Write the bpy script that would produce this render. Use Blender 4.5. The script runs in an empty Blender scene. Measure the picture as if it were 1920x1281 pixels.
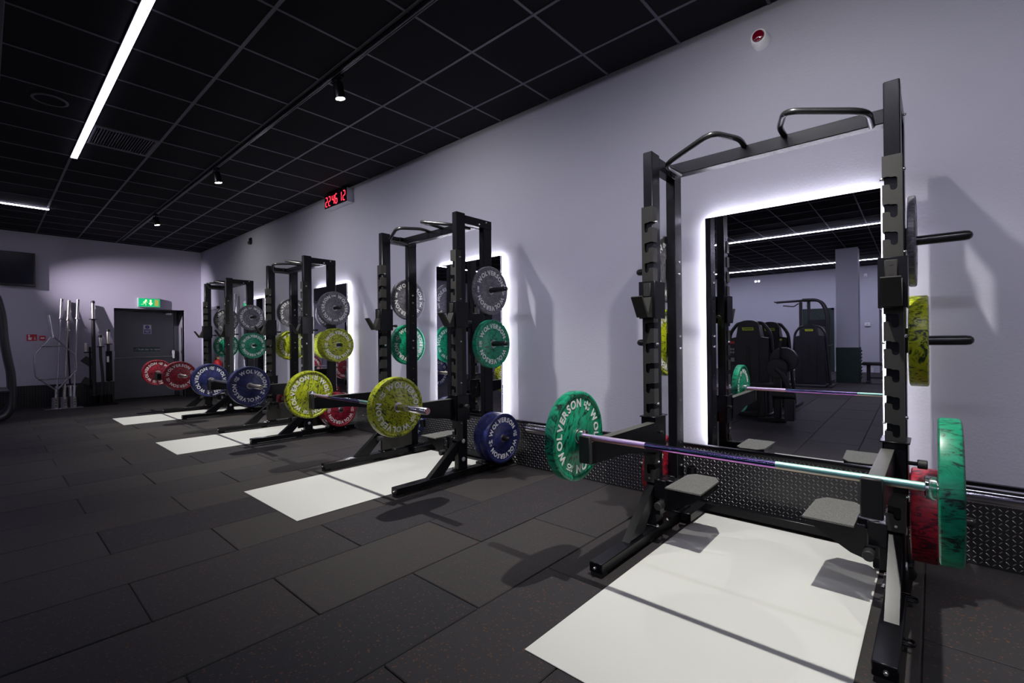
import bpy, bmesh, math, random
from mathutils import Vector, Matrix, Euler
random.seed(7)
PI = math.pi
SC = bpy.context.scene
COL = SC.collection

# ------------------------------------------------------------------ camera, world, exposure
F_PX, YAW, PITCH, ROLL = 884.98, -0.841403, 0.0012819, -0.010246
cam_d = bpy.data.cameras.new('camera')
cam_d.sensor_fit = 'HORIZONTAL'
cam_d.sensor_width = 36.0
cam_d.lens = F_PX / 1920 * 36.0
cam_d.clip_start = 0.02
cam = bpy.data.objects.new('camera', cam_d)
COL.objects.link(cam)
_f = Vector((math.cos(YAW) * math.cos(PITCH), math.sin(YAW) * math.cos(PITCH), math.sin(PITCH)))
_r = Vector((math.sin(YAW), -math.cos(YAW), 0))
_u = _r.cross(_f)
_c, _s = math.cos(ROLL), math.sin(ROLL)
_r2, _u2 = _c * _r + _s * _u, -_s * _r + _c * _u
cam.matrix_world = Matrix((( _r2.x, _u2.x, -_f.x, 0), (_r2.y, _u2.y, -_f.y, 0), (_r2.z, _u2.z, -_f.z, 1.2), (0, 0, 0, 1)))
SC.camera = cam

world = bpy.data.worlds.new('world')
SC.world = world
world.use_nodes = True
world.node_tree.nodes['Background'].inputs[0].default_value = (0.30, 0.27, 0.45, 1)
world.node_tree.nodes['Background'].inputs[1].default_value = 0.0

SC.view_settings.view_transform = 'Standard'
SC.view_settings.look = 'None'
SC.view_settings.gamma = 1.0
SC.view_settings.use_curve_mapping = False
SC.view_settings.exposure = 0.0
SC.cycles.caustics_reflective = False

# light levels
SPOT_W = 315.0          # track spots over the racks
LED_EMIT = 9.0          # linear ceiling light beside the track
LED2_EMIT = 80.0         # linear ceiling lights over the rest of the room
FAR_W = 1650.0           # added out-of-view spot that brightens the wall with the fire door
FAR_COL = (0.95, 0.86, 1.0)
LED3_EMIT = 30.0        # short bright line across the end of the room
WALL_FILL_W = 42.0            # added fill aimed at the rack wall from beside the linear light
SPILL_W = 30.0          # wide stray light of the same lamps
MIRROR_EMIT = 62.0      # strips behind the mirrors
SPOT_COL = (1.0, 0.975, 0.92)
LED_COL = (0.78, 0.74, 1.0)

# ------------------------------------------------------------------ mesh helper
class M:
    def __init__(s):
        s.v = []; s.f = []
    def add(s, v, f):
        b = len(s.v)
        s.v += [tuple(p) for p in v]
        s.f += [tuple(b + i for i in q) for q in f]
        return s
    def box(s, x0, x1, y0, y1, z0, z1, c=0.0):
        if x0 > x1: x0, x1 = x1, x0
        if y0 > y1: y0, y1 = y1, y0
        if z0 > z1: z0, z1 = z1, z0
        if c <= 0:
            v = [(x, y, z) for x in (x0, x1) for y in (y0, y1) for z in (z0, z1)]
            return s.add(v, [(0, 1, 3, 2), (4, 6, 7, 5), (0, 4, 5, 1), (2, 3, 7, 6), (0, 2, 6, 4), (1, 5, 7, 3)])
        c = min(c, (x1 - x0) * .45, (y1 - y0) * .45, (z1 - z0) * .45)
        X = (x0, x1); Y = (y0, y1); Z = (z0, z1)
        v = []; idx = {}
        for i in (0, 1):
            for j in (0, 1):
                for k in (0, 1):
                    sx, sy, sz = (1, -1)[i], (1, -1)[j], (1, -1)[k]
                    for a in range(3):
                        p = [X[i] + sx * c, Y[j] + sy * c, Z[k] + sz * c]
                        p[a] = (X[i], Y[j], Z[k])[a]
                        idx[(i, j, k, a)] = len(v); v.append(tuple(p))
        F = []
        def quad(q, n):
            P = [Vector(v[t]) for t in q]
            nn = (P[1] - P[0]).cross(P[2] - P[0])
            F.append(tuple(q) if nn.dot(Vector(n)) > 0 else tuple(reversed(q)))
        for a in range(3):
            for e in (0, 1):
                b, d = [(1, 2), (0, 2), (0, 1)][a]
                q = []
                for (p, r) in ((0, 0), (1, 0), (1, 1), (0, 1)):
                    t = [0, 0, 0]; t[a] = e; t[b] = p; t[d] = r
                    q.append(idx[(t[0], t[1], t[2], a)])
                n = [0, 0, 0]; n[a] = (-1, 1)[e]
                quad(q, n)
        for a in range(3):
            b, d = [(1, 2), (0, 2), (0, 1)][a]
            for p in (0, 1):
                for r in (0, 1):
                    t0 = [0, 0, 0]; t0[b] = p; t0[d] = r
                    t1 = list(t0); t1[a] = 1
                    q = [idx[(*t0, b)], idx[(*t1, b)], idx[(*t1, d)], idx[(*t0, d)]]
                    n = [0, 0, 0]; n[b] = (-1, 1)[p]; n[d] = (-1, 1)[r]
                    quad(q, n)
        for i in (0, 1):
            for j in (0, 1):
                for k in (0, 1):
                    quad([idx[(i, j, k, 0)], idx[(i, j, k, 1)], idx[(i, j, k, 2)]], ((-1, 1)[i], (-1, 1)[j], (-1, 1)[k]))
        return s.add(v, F)
    def prism(s, poly, axis, a, b):
        """poly: 2D outline in the two axes other than `axis` (cyclic order), extruded from a to b."""
        n = len(poly)
        def P(p, h):
            if axis == 0: return (h, p[0], p[1])
            if axis == 1: return (p[0], h, p[1])
            return (p[0], p[1], h)
        area = sum(poly[i][0] * poly[(i + 1) % n][1] - poly[(i + 1) % n][0] * poly[i][1] for i in range(n))
        if area < 0: poly = poly[::-1]
        if a > b: a, b = b, a
        v = [P(p, a) for p in poly] + [P(p, b) for p in poly]
        f = [tuple(range(n))[::-1], tuple(range(n, 2 * n))] + [(i, (i + 1) % n, n + (i + 1) % n, n + i) for i in range(n)]
        if axis == 1: f = [q[::-1] for q in f]
        return s.add(v, f)
    def obox(s, p0, p1, w, h, up=(0, 0, 1), c=0.0):
        """a bar of section w x h from p0 to p1"""
        p0 = Vector(p0); p1 = Vector(p1); d = p1 - p0; L = d.length; d.normalize()
        x = d.cross(Vector(up)); x.normalize(); u = x.cross(d)
        m = M().box(-w / 2, w / 2, 0, L, -h / 2, h / 2, c)
        return s.add([p0 + x * a + d * b + u * e for a, b, e in m.v], m.f)
    def tube(s, pts, r, n=10, fillet=0.0, fs=5, cap=True, r2=None):
        P = [Vector(p) for p in pts]
        if fillet > 0 and len(P) > 2:
            Q = [P[0]]
            for i in range(1, len(P) - 1):
                a, b, c = P[i - 1], P[i], P[i + 1]
                t = min(fillet, (a - b).length * .45, (c - b).length * .45)
                s0 = b + (a - b).normalized() * t; s1 = b + (c - b).normalized() * t
                for k in range(fs + 1):
                    q = k / fs
                    Q.append((1 - q) ** 2 * s0 + 2 * q * (1 - q) * b + q * q * s1)
            Q.append(P[-1]); P = Q
        v = []; f = []
        up = None
        for i, p in enumerate(P):
            if i == 0: d = P[1] - P[0]
            elif i == len(P) - 1: d = P[-1] - P[-2]
            else: d = (P[i + 1] - p).normalized() + (p - P[i - 1]).normalized()
            d.normalize()
            if up is None:
                up = Vector((0, 0, 1)) if abs(d.z) < .9 else Vector((1, 0, 0))
            x = d.cross(up); x.normalize(); up = x.cross(d); up.normalize()
            rr = r[i] if isinstance(r, (list, tuple)) else r
            rb = r2 if r2 else rr
            for k in range(n):
                a = 2 * PI * k / n
                v.append(p + x * math.cos(a) * rr + up * math.sin(a) * rb)
        for i in range(len(P) - 1):
            for k in range(n):
                k2 = (k + 1) % n
                f.append((i * n + k, i * n + k2, (i + 1) * n + k2, (i + 1) * n + k))
        f = [q[::-1] for q in f]
        if cap:
            f.append(tuple(range(n))); f.append(tuple(range(len(v) - n, len(v)))[::-1])
            # orientation is fixed in build()
        return s.add(v, f)
    def lathe(s, prof, o=(0, 0, 0), d=(1, 0, 0), n=32, closed=False):
        """prof: list of (radius, height along d)"""
        o = Vector(o); d = Vector(d).normalized()
        up = Vector((0, 0, 1)) if abs(d.z) < .9 else Vector((1, 0, 0))
        x = d.cross(up).normalized(); u = x.cross(d)
        v = []; f = []
        for (r, h) in prof:
            for k in range(n):
                a = 2 * PI * k / n
                v.append(o + d * h + (x * math.cos(a) + u * math.sin(a)) * max(r, 1e-5))
        m = len(prof)
        for i in range(m if closed else m - 1):
            j = (i + 1) % m
            for k in range(n):
                k2 = (k + 1) % n
                f.append((i * n + k, j * n + k, j * n + k2, i * n + k2))
        if not closed:
            f.append(tuple(range(n))); f.append(tuple(range((m - 1) * n, m * n))[::-1])
        return s.add(v, f)
    def cyl(s, p0, p1, r, n=16, c=0.0):
        p0 = Vector(p0); p1 = Vector(p1); L = (p1 - p0).length
        pr = [(r, 0), (r, L)] if c <= 0 else [(r - c, 0), (r, c), (r, L - c), (r - c, L)]
        return s.lathe(pr, p0, p1 - p0, n)
    def move(s, mat):
        s.v = [tuple(mat @ Vector(p)) for p in s.v]
        return s
    def mesh(s, name, mat, smooth=True, fix=True):
        me = bpy.data.meshes.new(name)
        me.from_pydata(s.v, [], s.f)
        if fix:
            bm = bmesh.new(); bm.from_mesh(me)
            bmesh.ops.recalc_face_normals(bm, faces=bm.faces)
            bm.to_mesh(me); bm.free()
        if isinstance(mat, (list, tuple)):
            for q in mat: me.materials.append(q)
        elif mat: me.materials.append(mat)
        if smooth:
            me.polygons.foreach_set('use_smooth', [True] * len(me.polygons))
            me.set_sharp_from_angle(angle=math.radians(38))
        me.update()
        return me
    def build(s, name, mat, parent=None, smooth=True, loc=None, fix=True):
        return put(name, s.mesh(name, mat, smooth, fix), parent, loc)

def put(name, me, parent=None, loc=None, rot=None):
    o = bpy.data.objects.new(name, me)
    COL.objects.link(o)
    if parent: o.parent = parent
    if loc is not None: o.location = loc
    if rot is not None: o.rotation_euler = rot
    return o
def tag(o, label=None, cat=None, group=None, kind=None):
    if label: o['label'] = label
    if cat: o['category'] = cat
    if group: o['group'] = group
    if kind: o['kind'] = kind
    return o
def thing(name, label, cat, loc=(0, 0, 0), rot=None, group=None):
    o = bpy.data.objects.new(name, None)
    COL.objects.link(o); o.location = loc
    o.empty_display_size = .1
    if rot is not None: o.rotation_euler = rot
    return tag(o, label, cat, group)
def struct(o):
    o['kind'] = 'structure'
    return o

# ------------------------------------------------------------------ materials
def new_mat(name):
    m = bpy.data.materials.new(name); m.use_nodes = True
    nt = m.node_tree
    return m, nt, nt.nodes['Principled BSDF']
def N(nt, typ, **kw):
    n = nt.nodes.new(typ)
    for k, v in kw.items():
        if k in n.inputs.keys(): n.inputs[k].default_value = v
        else: setattr(n, k, v)
    return n
def simple(name, col, rough=.5, metal=0.0, spec=.5, bump=0, bscale=200, speck=None, coat=0):
    m, nt, b = new_mat(name)
    b.inputs['Base Color'].default_value = (*col, 1)
    b.inputs['Roughness'].default_value = rough
    b.inputs['Metallic'].default_value = metal
    b.inputs['Specular IOR Level'].default_value = spec
    if coat: b.inputs['Coat Weight'].default_value = coat
    if bump or speck:
        tc = N(nt, 'ShaderNodeTexCoord')
        no = N(nt, 'ShaderNodeTexNoise'); no.inputs['Scale'].default_value = bscale; no.inputs['Detail'].default_value = 3
        nt.links.new(tc.outputs['Object'], no.inputs['Vector'])
        if bump:
            bu = N(nt, 'ShaderNodeBump'); bu.inputs['Strength'].default_value = bump; bu.inputs['Distance'].default_value = .002
            nt.links.new(no.outputs['Fac'], bu.inputs['Height']); nt.links.new(bu.outputs['Normal'], b.inputs['Normal'])
        if speck:
            rp = N(nt, 'ShaderNodeValToRGB')
            rp.color_ramp.elements[0].position = .35; rp.color_ramp.elements[0].color = (*col, 1)
            rp.color_ramp.elements[1].position = .7; rp.color_ramp.elements[1].color = (*speck, 1)
            nt.links.new(no.outputs['Fac'], rp.inputs['Fac']); nt.links.new(rp.outputs['Color'], b.inputs['Base Color'])
    return m
def emit(name, col, st):
    m, nt, b = new_mat(name)
    b.inputs['Base Color'].default_value = (*[min(1, c) for c in col], 1)
    b.inputs['Emission Color'].default_value = (*col, 1)
    b.inputs['Emission Strength'].default_value = st
    return m

def mat_wall(name, col):
    m, nt, b = new_mat(name)
    tc = N(nt, 'ShaderNodeTexCoord')
    n1 = N(nt, 'ShaderNodeTexNoise'); n1.inputs['Scale'].default_value = 70; n1.inputs['Detail'].default_value = 5
    n2 = N(nt, 'ShaderNodeTexNoise'); n2.inputs['Scale'].default_value = 1.3; n2.inputs['Detail'].default_value = 3
    nt.links.new(tc.outputs['Object'], n1.inputs['Vector']); nt.links.new(tc.outputs['Object'], n2.inputs['Vector'])
    mx = N(nt, 'ShaderNodeMix', data_type='RGBA')
    mx.inputs[6].default_value = (*[c * .94 for c in col], 1); mx.inputs[7].default_value = (*[c * 1.05 for c in col], 1)
    nt.links.new(n2.outputs['Fac'], mx.inputs[0]); nt.links.new(mx.outputs[2], b.inputs['Base Color'])
    bu = N(nt, 'ShaderNodeBump'); bu.inputs['Strength'].default_value = .35; bu.inputs['Distance'].default_value = .004
    nt.links.new(n1.outputs['Fac'], bu.inputs['Height']); nt.links.new(bu.outputs['Normal'], b.inputs['Normal'])
    b.inputs['Roughness'].default_value = .6
    b.inputs['Specular IOR Level'].default_value = .25
    return m
def mat_rubber():
    m, nt, b = new_mat('rubber_tile')
    tc = N(nt, 'ShaderNodeTexCoord'); oi = N(nt, 'ShaderNodeObjectInfo')
    geo = N(nt, 'ShaderNodeNewGeometry')
    fine = N(nt, 'ShaderNodeTexNoise'); fine.inputs['Scale'].default_value = 260; fine.inputs['Detail'].default_value = 2
    nt.links.new(geo.outputs['Position'], fine.inputs['Vector'])
    sp = N(nt, 'ShaderNodeTexVoronoi'); sp.inputs['Scale'].default_value = 150
    nt.links.new(geo.outputs['Position'], sp.inputs['Vector'])
    # dark base, tile to tile tone: some tiles run bluish, some brown
    cool = N(nt, 'ShaderNodeMix', data_type='RGBA')
    cool.inputs[6].default_value = (.0185, .0178, .0222, 1); cool.inputs[7].default_value = (.037, .0338, .0330, 1)
    nt.links.new(oi.outputs['Random'], cool.inputs[0])
    mr = N(nt, 'ShaderNodeMapRange'); mr.inputs[3].default_value = .55; mr.inputs[4].default_value = 1.45
    nt.links.new(fine.outputs['Fac'], mr.inputs[0])
    mul = N(nt, 'ShaderNodeMix', data_type='RGBA', blend_type='MULTIPLY'); mul.inputs[0].default_value = 1
    nt.links.new(cool.outputs[2], mul.inputs[6]); nt.links.new(mr.outputs[0], mul.inputs[7])
    # sparse coloured crumbs
    gt = N(nt, 'ShaderNodeMath', operation='GREATER_THAN'); gt.inputs[1].default_value = .955
    sepc = N(nt, 'ShaderNodeSeparateColor'); nt.links.new(sp.outputs['Color'], sepc.inputs[0])
    nt.links.new(sepc.outputs[0], gt.inputs[0])
    cr = N(nt, 'ShaderNodeMix', data_type='RGBA')
    cr.inputs[7].default_value = (.085, .040, .027, 1)
    nt.links.new(gt.outputs[0], cr.inputs[0]); nt.links.new(mul.outputs[2], cr.inputs[6])
    nt.links.new(cr.outputs[2], b.inputs['Base Color'])
    bu = N(nt, 'ShaderNodeBump'); bu.inputs['Strength'].default_value = .10; bu.inputs['Distance'].default_value = .0015
    nt.links.new(fine.outputs['Fac'], bu.inputs['Height']); nt.links.new(bu.outputs['Normal'], b.inputs['Normal'])
    b.inputs['Roughness'].default_value = .70
    b.inputs['Specular IOR Level'].default_value = .30
    return m
def mat_marble(name, c1, c2, lo=.42, hi=.62, scale=9, light=None):
    m, nt, b = new_mat(name)
    tc = N(nt, 'ShaderNodeTexCoord'); oi = N(nt, 'ShaderNodeObjectInfo')
    mp = N(nt, 'ShaderNodeMapping'); mp.inputs['Scale'].default_value = (1.0, 1.0, 2.6)
    nt.links.new(tc.outputs['Object'], mp.inputs['Vector'])
    ad = N(nt, 'ShaderNodeVectorMath', operation='ADD')
    k = N(nt, 'ShaderNodeMath', operation='MULTIPLY'); k.inputs[1].default_value = 37.0
    nt.links.new(oi.outputs['Random'], k.inputs[0]); nt.links.new(mp.outputs[0], ad.inputs[0]); nt.links.new(k.outputs[0], ad.inputs[1])
    n1 = N(nt, 'ShaderNodeTexNoise'); n1.inputs['Scale'].default_value = scale; n1.inputs['Detail'].default_value = 7; n1.inputs['Distortion'].default_value = 2.4; n1.inputs['Roughness'].default_value = .68
    nt.links.new(ad.outputs[0], n1.inputs['Vector'])
    rp = N(nt, 'ShaderNodeValToRGB')
    e = rp.color_ramp.elements
    e[0].position = lo; e[0].color = (*c2, 1); e[1].position = hi; e[1].color = (*c1, 1)
    if light:
        q = e.new(min(.95, hi + .16)); q.color = (*light, 1)
    nt.links.new(n1.outputs['Fac'], rp.inputs['Fac']); nt.links.new(rp.outputs['Color'], b.inputs['Base Color'])
    b.inputs['Roughness'].default_value = .38
    return m
def mat_irid(name, cols, rough, knurl):
    """anodised metal whose colour runs round the bar with the surface normal and slowly along it"""
    m, nt, b = new_mat(name)
    tc = N(nt, 'ShaderNodeTexCoord')
    no = N(nt, 'ShaderNodeTexNoise'); no.inputs['Scale'].default_value = 3.5
    nt.links.new(tc.outputs['Object'], no.inputs['Vector'])
    geo = N(nt, 'ShaderNodeNewGeometry'); sn = N(nt, 'ShaderNodeSeparateXYZ'); nt.links.new(geo.outputs['Normal'], sn.inputs[0])
    a2 = N(nt, 'ShaderNodeMath', operation='MULTIPLY_ADD'); a2.inputs[1].default_value = .42; a2.inputs[2].default_value = .30
    nt.links.new(sn.outputs[2], a2.inputs[0])
    a3 = N(nt, 'ShaderNodeMath', operation='MULTIPLY_ADD'); a3.inputs[1].default_value = .45
    nt.links.new(no.outputs['Fac'], a3.inputs[0]); nt.links.new(a2.outputs[0], a3.inputs[2])
    rp = N(nt, 'ShaderNodeValToRGB'); e = rp.color_ramp.elements
    e[0].position = 0; e[0].color = (*cols[0], 1); e[1].position = 1; e[1].color = (*cols[-1], 1)
    for i, c in enumerate(cols[1:-1]):
        q = e.new((i + 1) / (len(cols) - 1)); q.color = (*c, 1)
    nt.links.new(a3.outputs[0], rp.inputs['Fac']); nt.links.new(rp.outputs['Color'], b.inputs['Base Color'])
    b.inputs['Metallic'].default_value = 1; b.inputs['Roughness'].default_value = rough
    if knurl:
        n2 = N(nt, 'ShaderNodeTexNoise'); n2.inputs['Scale'].default_value = 700
        nt.links.new(tc.outputs['Object'], n2.inputs['Vector'])
        bu = N(nt, 'ShaderNodeBump'); bu.inputs['Strength'].default_value = .5; bu.inputs['Distance'].default_value = .001
        nt.links.new(n2.outputs['Fac'], bu.inputs['Height']); nt.links.new(bu.outputs['Normal'], b.inputs['Normal'])
    return m

WALL = mat_wall('lavender_grey_paint', (.455, .455, .53))
WALL_OPP = mat_wall('cool_grey_paint', (.45, .46, .51))
WALL_FAR = mat_wall('grey_lilac_paint', (.46, .44, .52))
RUBBER = mat_rubber()
DUST = simple('dusty_subfloor', (.040, .036, .030), .95)
CEIL_TILE = simple('black_ceiling_tile', (.0095, .0088, .0122), .9, 0, .12, bump=.3, bscale=400)
CEIL_BAR = simple('black_grid_steel', (.080, .076, .100), .5, 0, .35)
BLACK = simple('black_powder_coat', (.0042, .0045, .0062), .27, 0, .22, bump=.03, bscale=900)
TEXBLACK = simple('textured_dark_powder_coat', (.022, .0215, .0195), .5, 0, .25, bump=.6, bscale=700)
GRIP = simple('satin_black_tube', (.014, .014, .015), .25)
LINER = simple('worn_arm_liner', (.075, .074, .064), .45, bump=.3, bscale=60)
RUB = simple('black_rubber', (.012, .012, .013), .6)
GRIT = simple('grit_deck', (.075, .075, .069), .8, bump=.9, bscale=260, speck=(.19, .19, .175))
CHROME = simple('chrome', (.75, .74, .77), .14, 1.0)
ZINC = simple('zinc_bolt', (.70, .69, .72), .25, 1.0)
DULL = simple('dull_chrome', (.36, .35, .38), .30, 1.0)
STEEL = simple('brushed_steel', (.55, .54, .56), .28, 1.0)
WORN = simple('worn_brass_toned_steel', (.37, .345, .32), .34, 1.0)
WARMSTEEL = simple('worn_chrome', (.62, .57, .52), .3, 1.0)
MATLT = simple('pale_grey_platform', (.66, .665, .63), .55, bump=.1, bscale=300)
MIRROR = simple('mirror_glass', (.86, .87, .90), .004, 1.0)
TREAD = simple('black_tread_sheet', (.012, .012, .014), .32, .0, .6)
LUG = simple('tread_lug', (.30, .29, .31), .36, .85)
WHITE = simple('white_plastic', (.78, .78, .80), .4)
LETTER = simple('white_lettering', (.80, .80, .80), .5)
IRID = mat_irid('rainbow_titanium', [(.45, .70, .20), (.75, .20, .70), (.10, .10, .30), (.04, .12, .18), (.30, .18, .50), (.06, .25, .28)], .14, False)
IRID_A = mat_irid('lilac_titanium_knurl', [(.60, .55, .25), (.78, .45, .34), (.85, .45, .74), (.66, .50, .90), (.90, .76, .98)], .44, True)
IRID_B = mat_irid('teal_titanium_knurl', [(.62, .52, .22), (.52, .38, .34), (.16, .40, .38), (.24, .48, .43), (.36, .60, .49)], .42, True)
LED = emit('led_diffuser', LED_COL, LED_EMIT)
LED3 = emit('led_diffuser_end', LED_COL, LED3_EMIT)
LED2 = emit('led_diffuser_bright', LED_COL, LED2_EMIT)
MLED = emit('mirror_led_strip', (.93, .91, 1.0), MIRROR_EMIT)
LENS = emit('spot_lens', (1.0, .93, .74), 30.0)
REDLED = emit('red_led_digit', (1.0, .03, .06), 2.6)
SCREEN = simple('dark_screen', (.004, .005, .010), .25, 0, .2)
DOORP = simple('grey_door_paint', (.165, .165, .195), .42)
DOORD = simple('dark_frame_paint', (.05, .05, .06), .5)
RED = simple('signal_red', (.55, .012, .02), .35)
REDSIGN = simple('red_sign', (.50, .02, .04), .4)
BLUESIGN = simple('blue_sign', (.07, .06, .28), .4)
GREEND = simple('dark_green_panel', (.012, .028, .024), .5)
EXITG = emit('exit_sign_green', (.0, .38, .14), .75)
EXITY = emit('exit_sign_pictogram', (.80, 1.0, .42), 1.0)
YEL = simple('yellow_green_badge', (.42, .50, .01), .4)
REDLENS = simple('red_beacon_lens', (.16, .0, .012), .08, coat=.6)
BRASS = simple('brass', (.5, .36, .12), .3, 1.0)

MARB = {
    5: mat_marble('grey_marbled_rubber', (.17, .165, .195), (.030, .029, .036), .36, .58, 13, (.30, .29, .34)),
    10: mat_marble('green_marbled_rubber', (.002, .25, .125), (.002, .016, .011), .40, .49, 12, (.005, .33, .18)),
    15: mat_marble('yellow_marbled_rubber', (.37, .43, .008), (.008, .024, .010), .42, .50, 14, (.46, .50, .02)),
    20: mat_marble('blue_marbled_rubber', (.022, .030, .150), (.006, .006, .030), .40, .58, 12, (.05, .075, .27)),
    25: mat_marble('red_marbled_rubber', (.34, .010, .028), (.040, .005, .013), .41, .55, 10, (.46, .02, .04)),
}
KCOL = {5: 'grey', 10: 'green', 15: 'yellow', 20: 'blue', 25: 'red'}
KTH = {5: .030, 10: .056, 15: .072, 20: .084, 25: .100}
KLB = {5: '11', 10: '22', 15: '33', 20: '44', 25: '55'}

# ------------------------------------------------------------------ glyphs
_gl = {}
def glyph(ch, bold=.012):
    k = (ch, bold)
    if k in _gl: return _gl[k]
    cu = bpy.data.curves.new('glyph', 'FONT')
    cu.body = ch; cu.size = 1.0; cu.offset = bold; cu.extrude = .01; cu.resolution_u = 3
    o = bpy.data.objects.new('glyph', cu); COL.objects.link(o)
    dg = bpy.context.evaluated_depsgraph_get()
    oe = o.evaluated_get(dg); me = oe.to_mesh()
    v = [tuple(p.co) for p in me.vertices]; f = [tuple(p.vertices) for p in me.polygons]
    oe.to_mesh_clear()
    bpy.data.objects.remove(o); bpy.data.curves.remove(cu)
    xs = [p[0] for p in v] or [0, .3]
    _gl[k] = (v, f, min(xs), max(xs))
    return _gl[k]
def text_mesh(m, s, size, place, bold=.012, gap=.10, thick=.001, center=True):
    """place(x, y, z) -> 3D point for glyph coordinates scaled to size"""
    L = []; x = 0
    for ch in s:
        if ch == ' ': x += .30; continue
        v, f, a, b = glyph(ch, bold)
        L.append((v, f, x - a)); x += (b - a) + gap
    w = x - gap
    off = -w / 2 if center else 0
    for v, f, dx in L:
        m.add([place((p[0] + dx + off) * size, p[1] * size, (p[2] + .01) / .02 * thick) for p in v], f)
    return w * size

# ------------------------------------------------------------------ room shell
H = 3.43
YW = -3.5            # wall the racks stand along
XF = 13.17           # wall with the fire door
XB, YB = -4.0, 12.1  # behind the camera, and the far side seen in the mirror

def visible(p, pad=.06):
    d = Vector(p) - Vector((0, 0, 1.2)); z = d.dot(_f)
    if z < .15: return False
    x = d.dot(_r2) / z * F_PX / 960; y = d.dot(_u2) / z * F_PX / 640.5
    return abs(x) < 1 + pad and abs(y) < 1 + pad

floor = struct(M().box(XB, XF + .62, YW, YB + 3.2, -.06, -.008).build('floor', DUST))
tile_me = M().box(-.2472, .2472, -.4995, .4995, -.0078, 0, .0035).mesh('floor_tile', RUBBER, smooth=False)
cells = []
k = -6
while .045 + .5 * k < XF + .1:
    xc = .045 + .5 * k + .25
    y = -.48 if k % 2 else -.985
    j = -3
    while y + 1.005 * j < YB:
        cells.append((xc, y + 1.005 * j + .5025, k)); j += 1
    k += 1
tl = []; rest = M()
def tile_ok(xc, yc): return XB < xc < XF + .2 and yc - .5 < YB
vis = []
for (xc, yc, k) in cells:
    y0, y1 = max(yc - .4985, YW + .004), min(yc + .4985, YB - .004)
    if y1 - y0 < .05 or not (XB - .3 < xc < XF + .2): continue
    sees = any(visible((xc + a, b, 0)) for a in (-.24, 0, .24) for b in (y0, (y0 + y1) / 2, y1))
    vis.append((0 if sees else 1, math.hypot(xc, yc), xc, yc, y0, y1))
vis.sort()
for n, (s_, d_, xc, yc, y0, y1) in enumerate(vis):
    if n < 296:
        o = put('floor_tile', tile_me, floor, (xc, yc, random.uniform(-.0012, .0008)))
        if abs((y1 - y0) - .997) > .01 or xc > XF - .2:
            o.data = M().box(-.2475, min(.2475, XF - xc), y0 - yc, y1 - yc, -.0078, 0, .0035).mesh('floor_tile_cut', RUBBER, smooth=False)
    else:
        rest.box(xc - .2475, xc + .2475, y0, y1, -.0078, random.uniform(-.001, .0005), .0035)
o = rest.build('floor_tile_field', RUBBER, floor, smooth=False); o['kind'] = 'stuff'

ceiling = struct(M().box(XB, XF, YW, YB + 3.2, H + .03, H + .06).build('ceiling', simple('ceiling_void', (.004, .004, .005), .9)))
GX = [2.016 + .61 * i for i in range(-9, 19)]
GY = [-3.115 + .605 * i for i in range(-1, 31)]
ct_me = M().box(-.298, .298, -.2955, .2955, .003, .018, .003).mesh('ceiling_tile', CEIL_TILE, smooth=False)
vis = []
for gx in GX:
    for gy in GY:
        xc, yc = gx + .305, gy + .3025
        if yc < YW - .2 or yc > YB + 2 or xc > XF + .25 or xc < XB - .2: continue
        x0, x1, y0, y1 = max(xc - .298, XB), min(xc + .298, XF - .003), max(yc - .2955, YW + .003), yc + .2955
        if x1 - x0 < .03 or y1 - y0 < .03: continue
        if abs(xc - 6.59) < .2 and abs(yc + .999) < .2: continue      # the air grille takes this cell
        sees = any(visible((a, b, H)) for a in (x0, xc, x1) for b in (y0, yc, y1))
        vis.append((0 if sees else 1, math.hypot(xc, yc), xc, yc, x0, x1, y0, y1))
vis.sort()
rest = M()
for n, (s_, d_, xc, yc, x0, x1, y0, y1) in enumerate(vis):
    if n < 296:
        o = put('ceiling_tile', ct_me, ceiling, (xc, yc, H))
        if abs((x1 - x0) - .596) > .01 or abs((y1 - y0) - .591) > .01:
            o.data = M().box(x0 - xc, x1 - xc, y0 - yc, y1 - yc, .003, .018, .003).mesh('ceiling_tile_cut', CEIL_TILE, smooth=False)
    else:
        rest.box(x0, x1, y0, y1, H + .003, H + .018)
o = rest.build('ceiling_tile_field', CEIL_TILE, ceiling, smooth=False); o['kind'] = 'stuff'
for gy in GY:
    if gy < YW or gy > YB + 2: continue
    if abs(gy + .695) < .05:
        M().box(7.56, XF, gy - .012, gy + .012, H - .002, H + .012, .0015).build('grid_runner', CEIL_BAR, ceiling, smooth=False)
        continue
    M().box(XB, XF, gy - .012, gy + .012, H - .002, H + .012, .0015).build('grid_runner', CEIL_BAR, ceiling, smooth=False)
for gx in GX:
    if gx < XB or gx > XF: continue
    M().box(gx - .010, gx + .010, YW, YB + 2, H - .0012, H + .011, .0015).build('grid_cross_bar', CEIL_BAR, ceiling, smooth=False)

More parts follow.
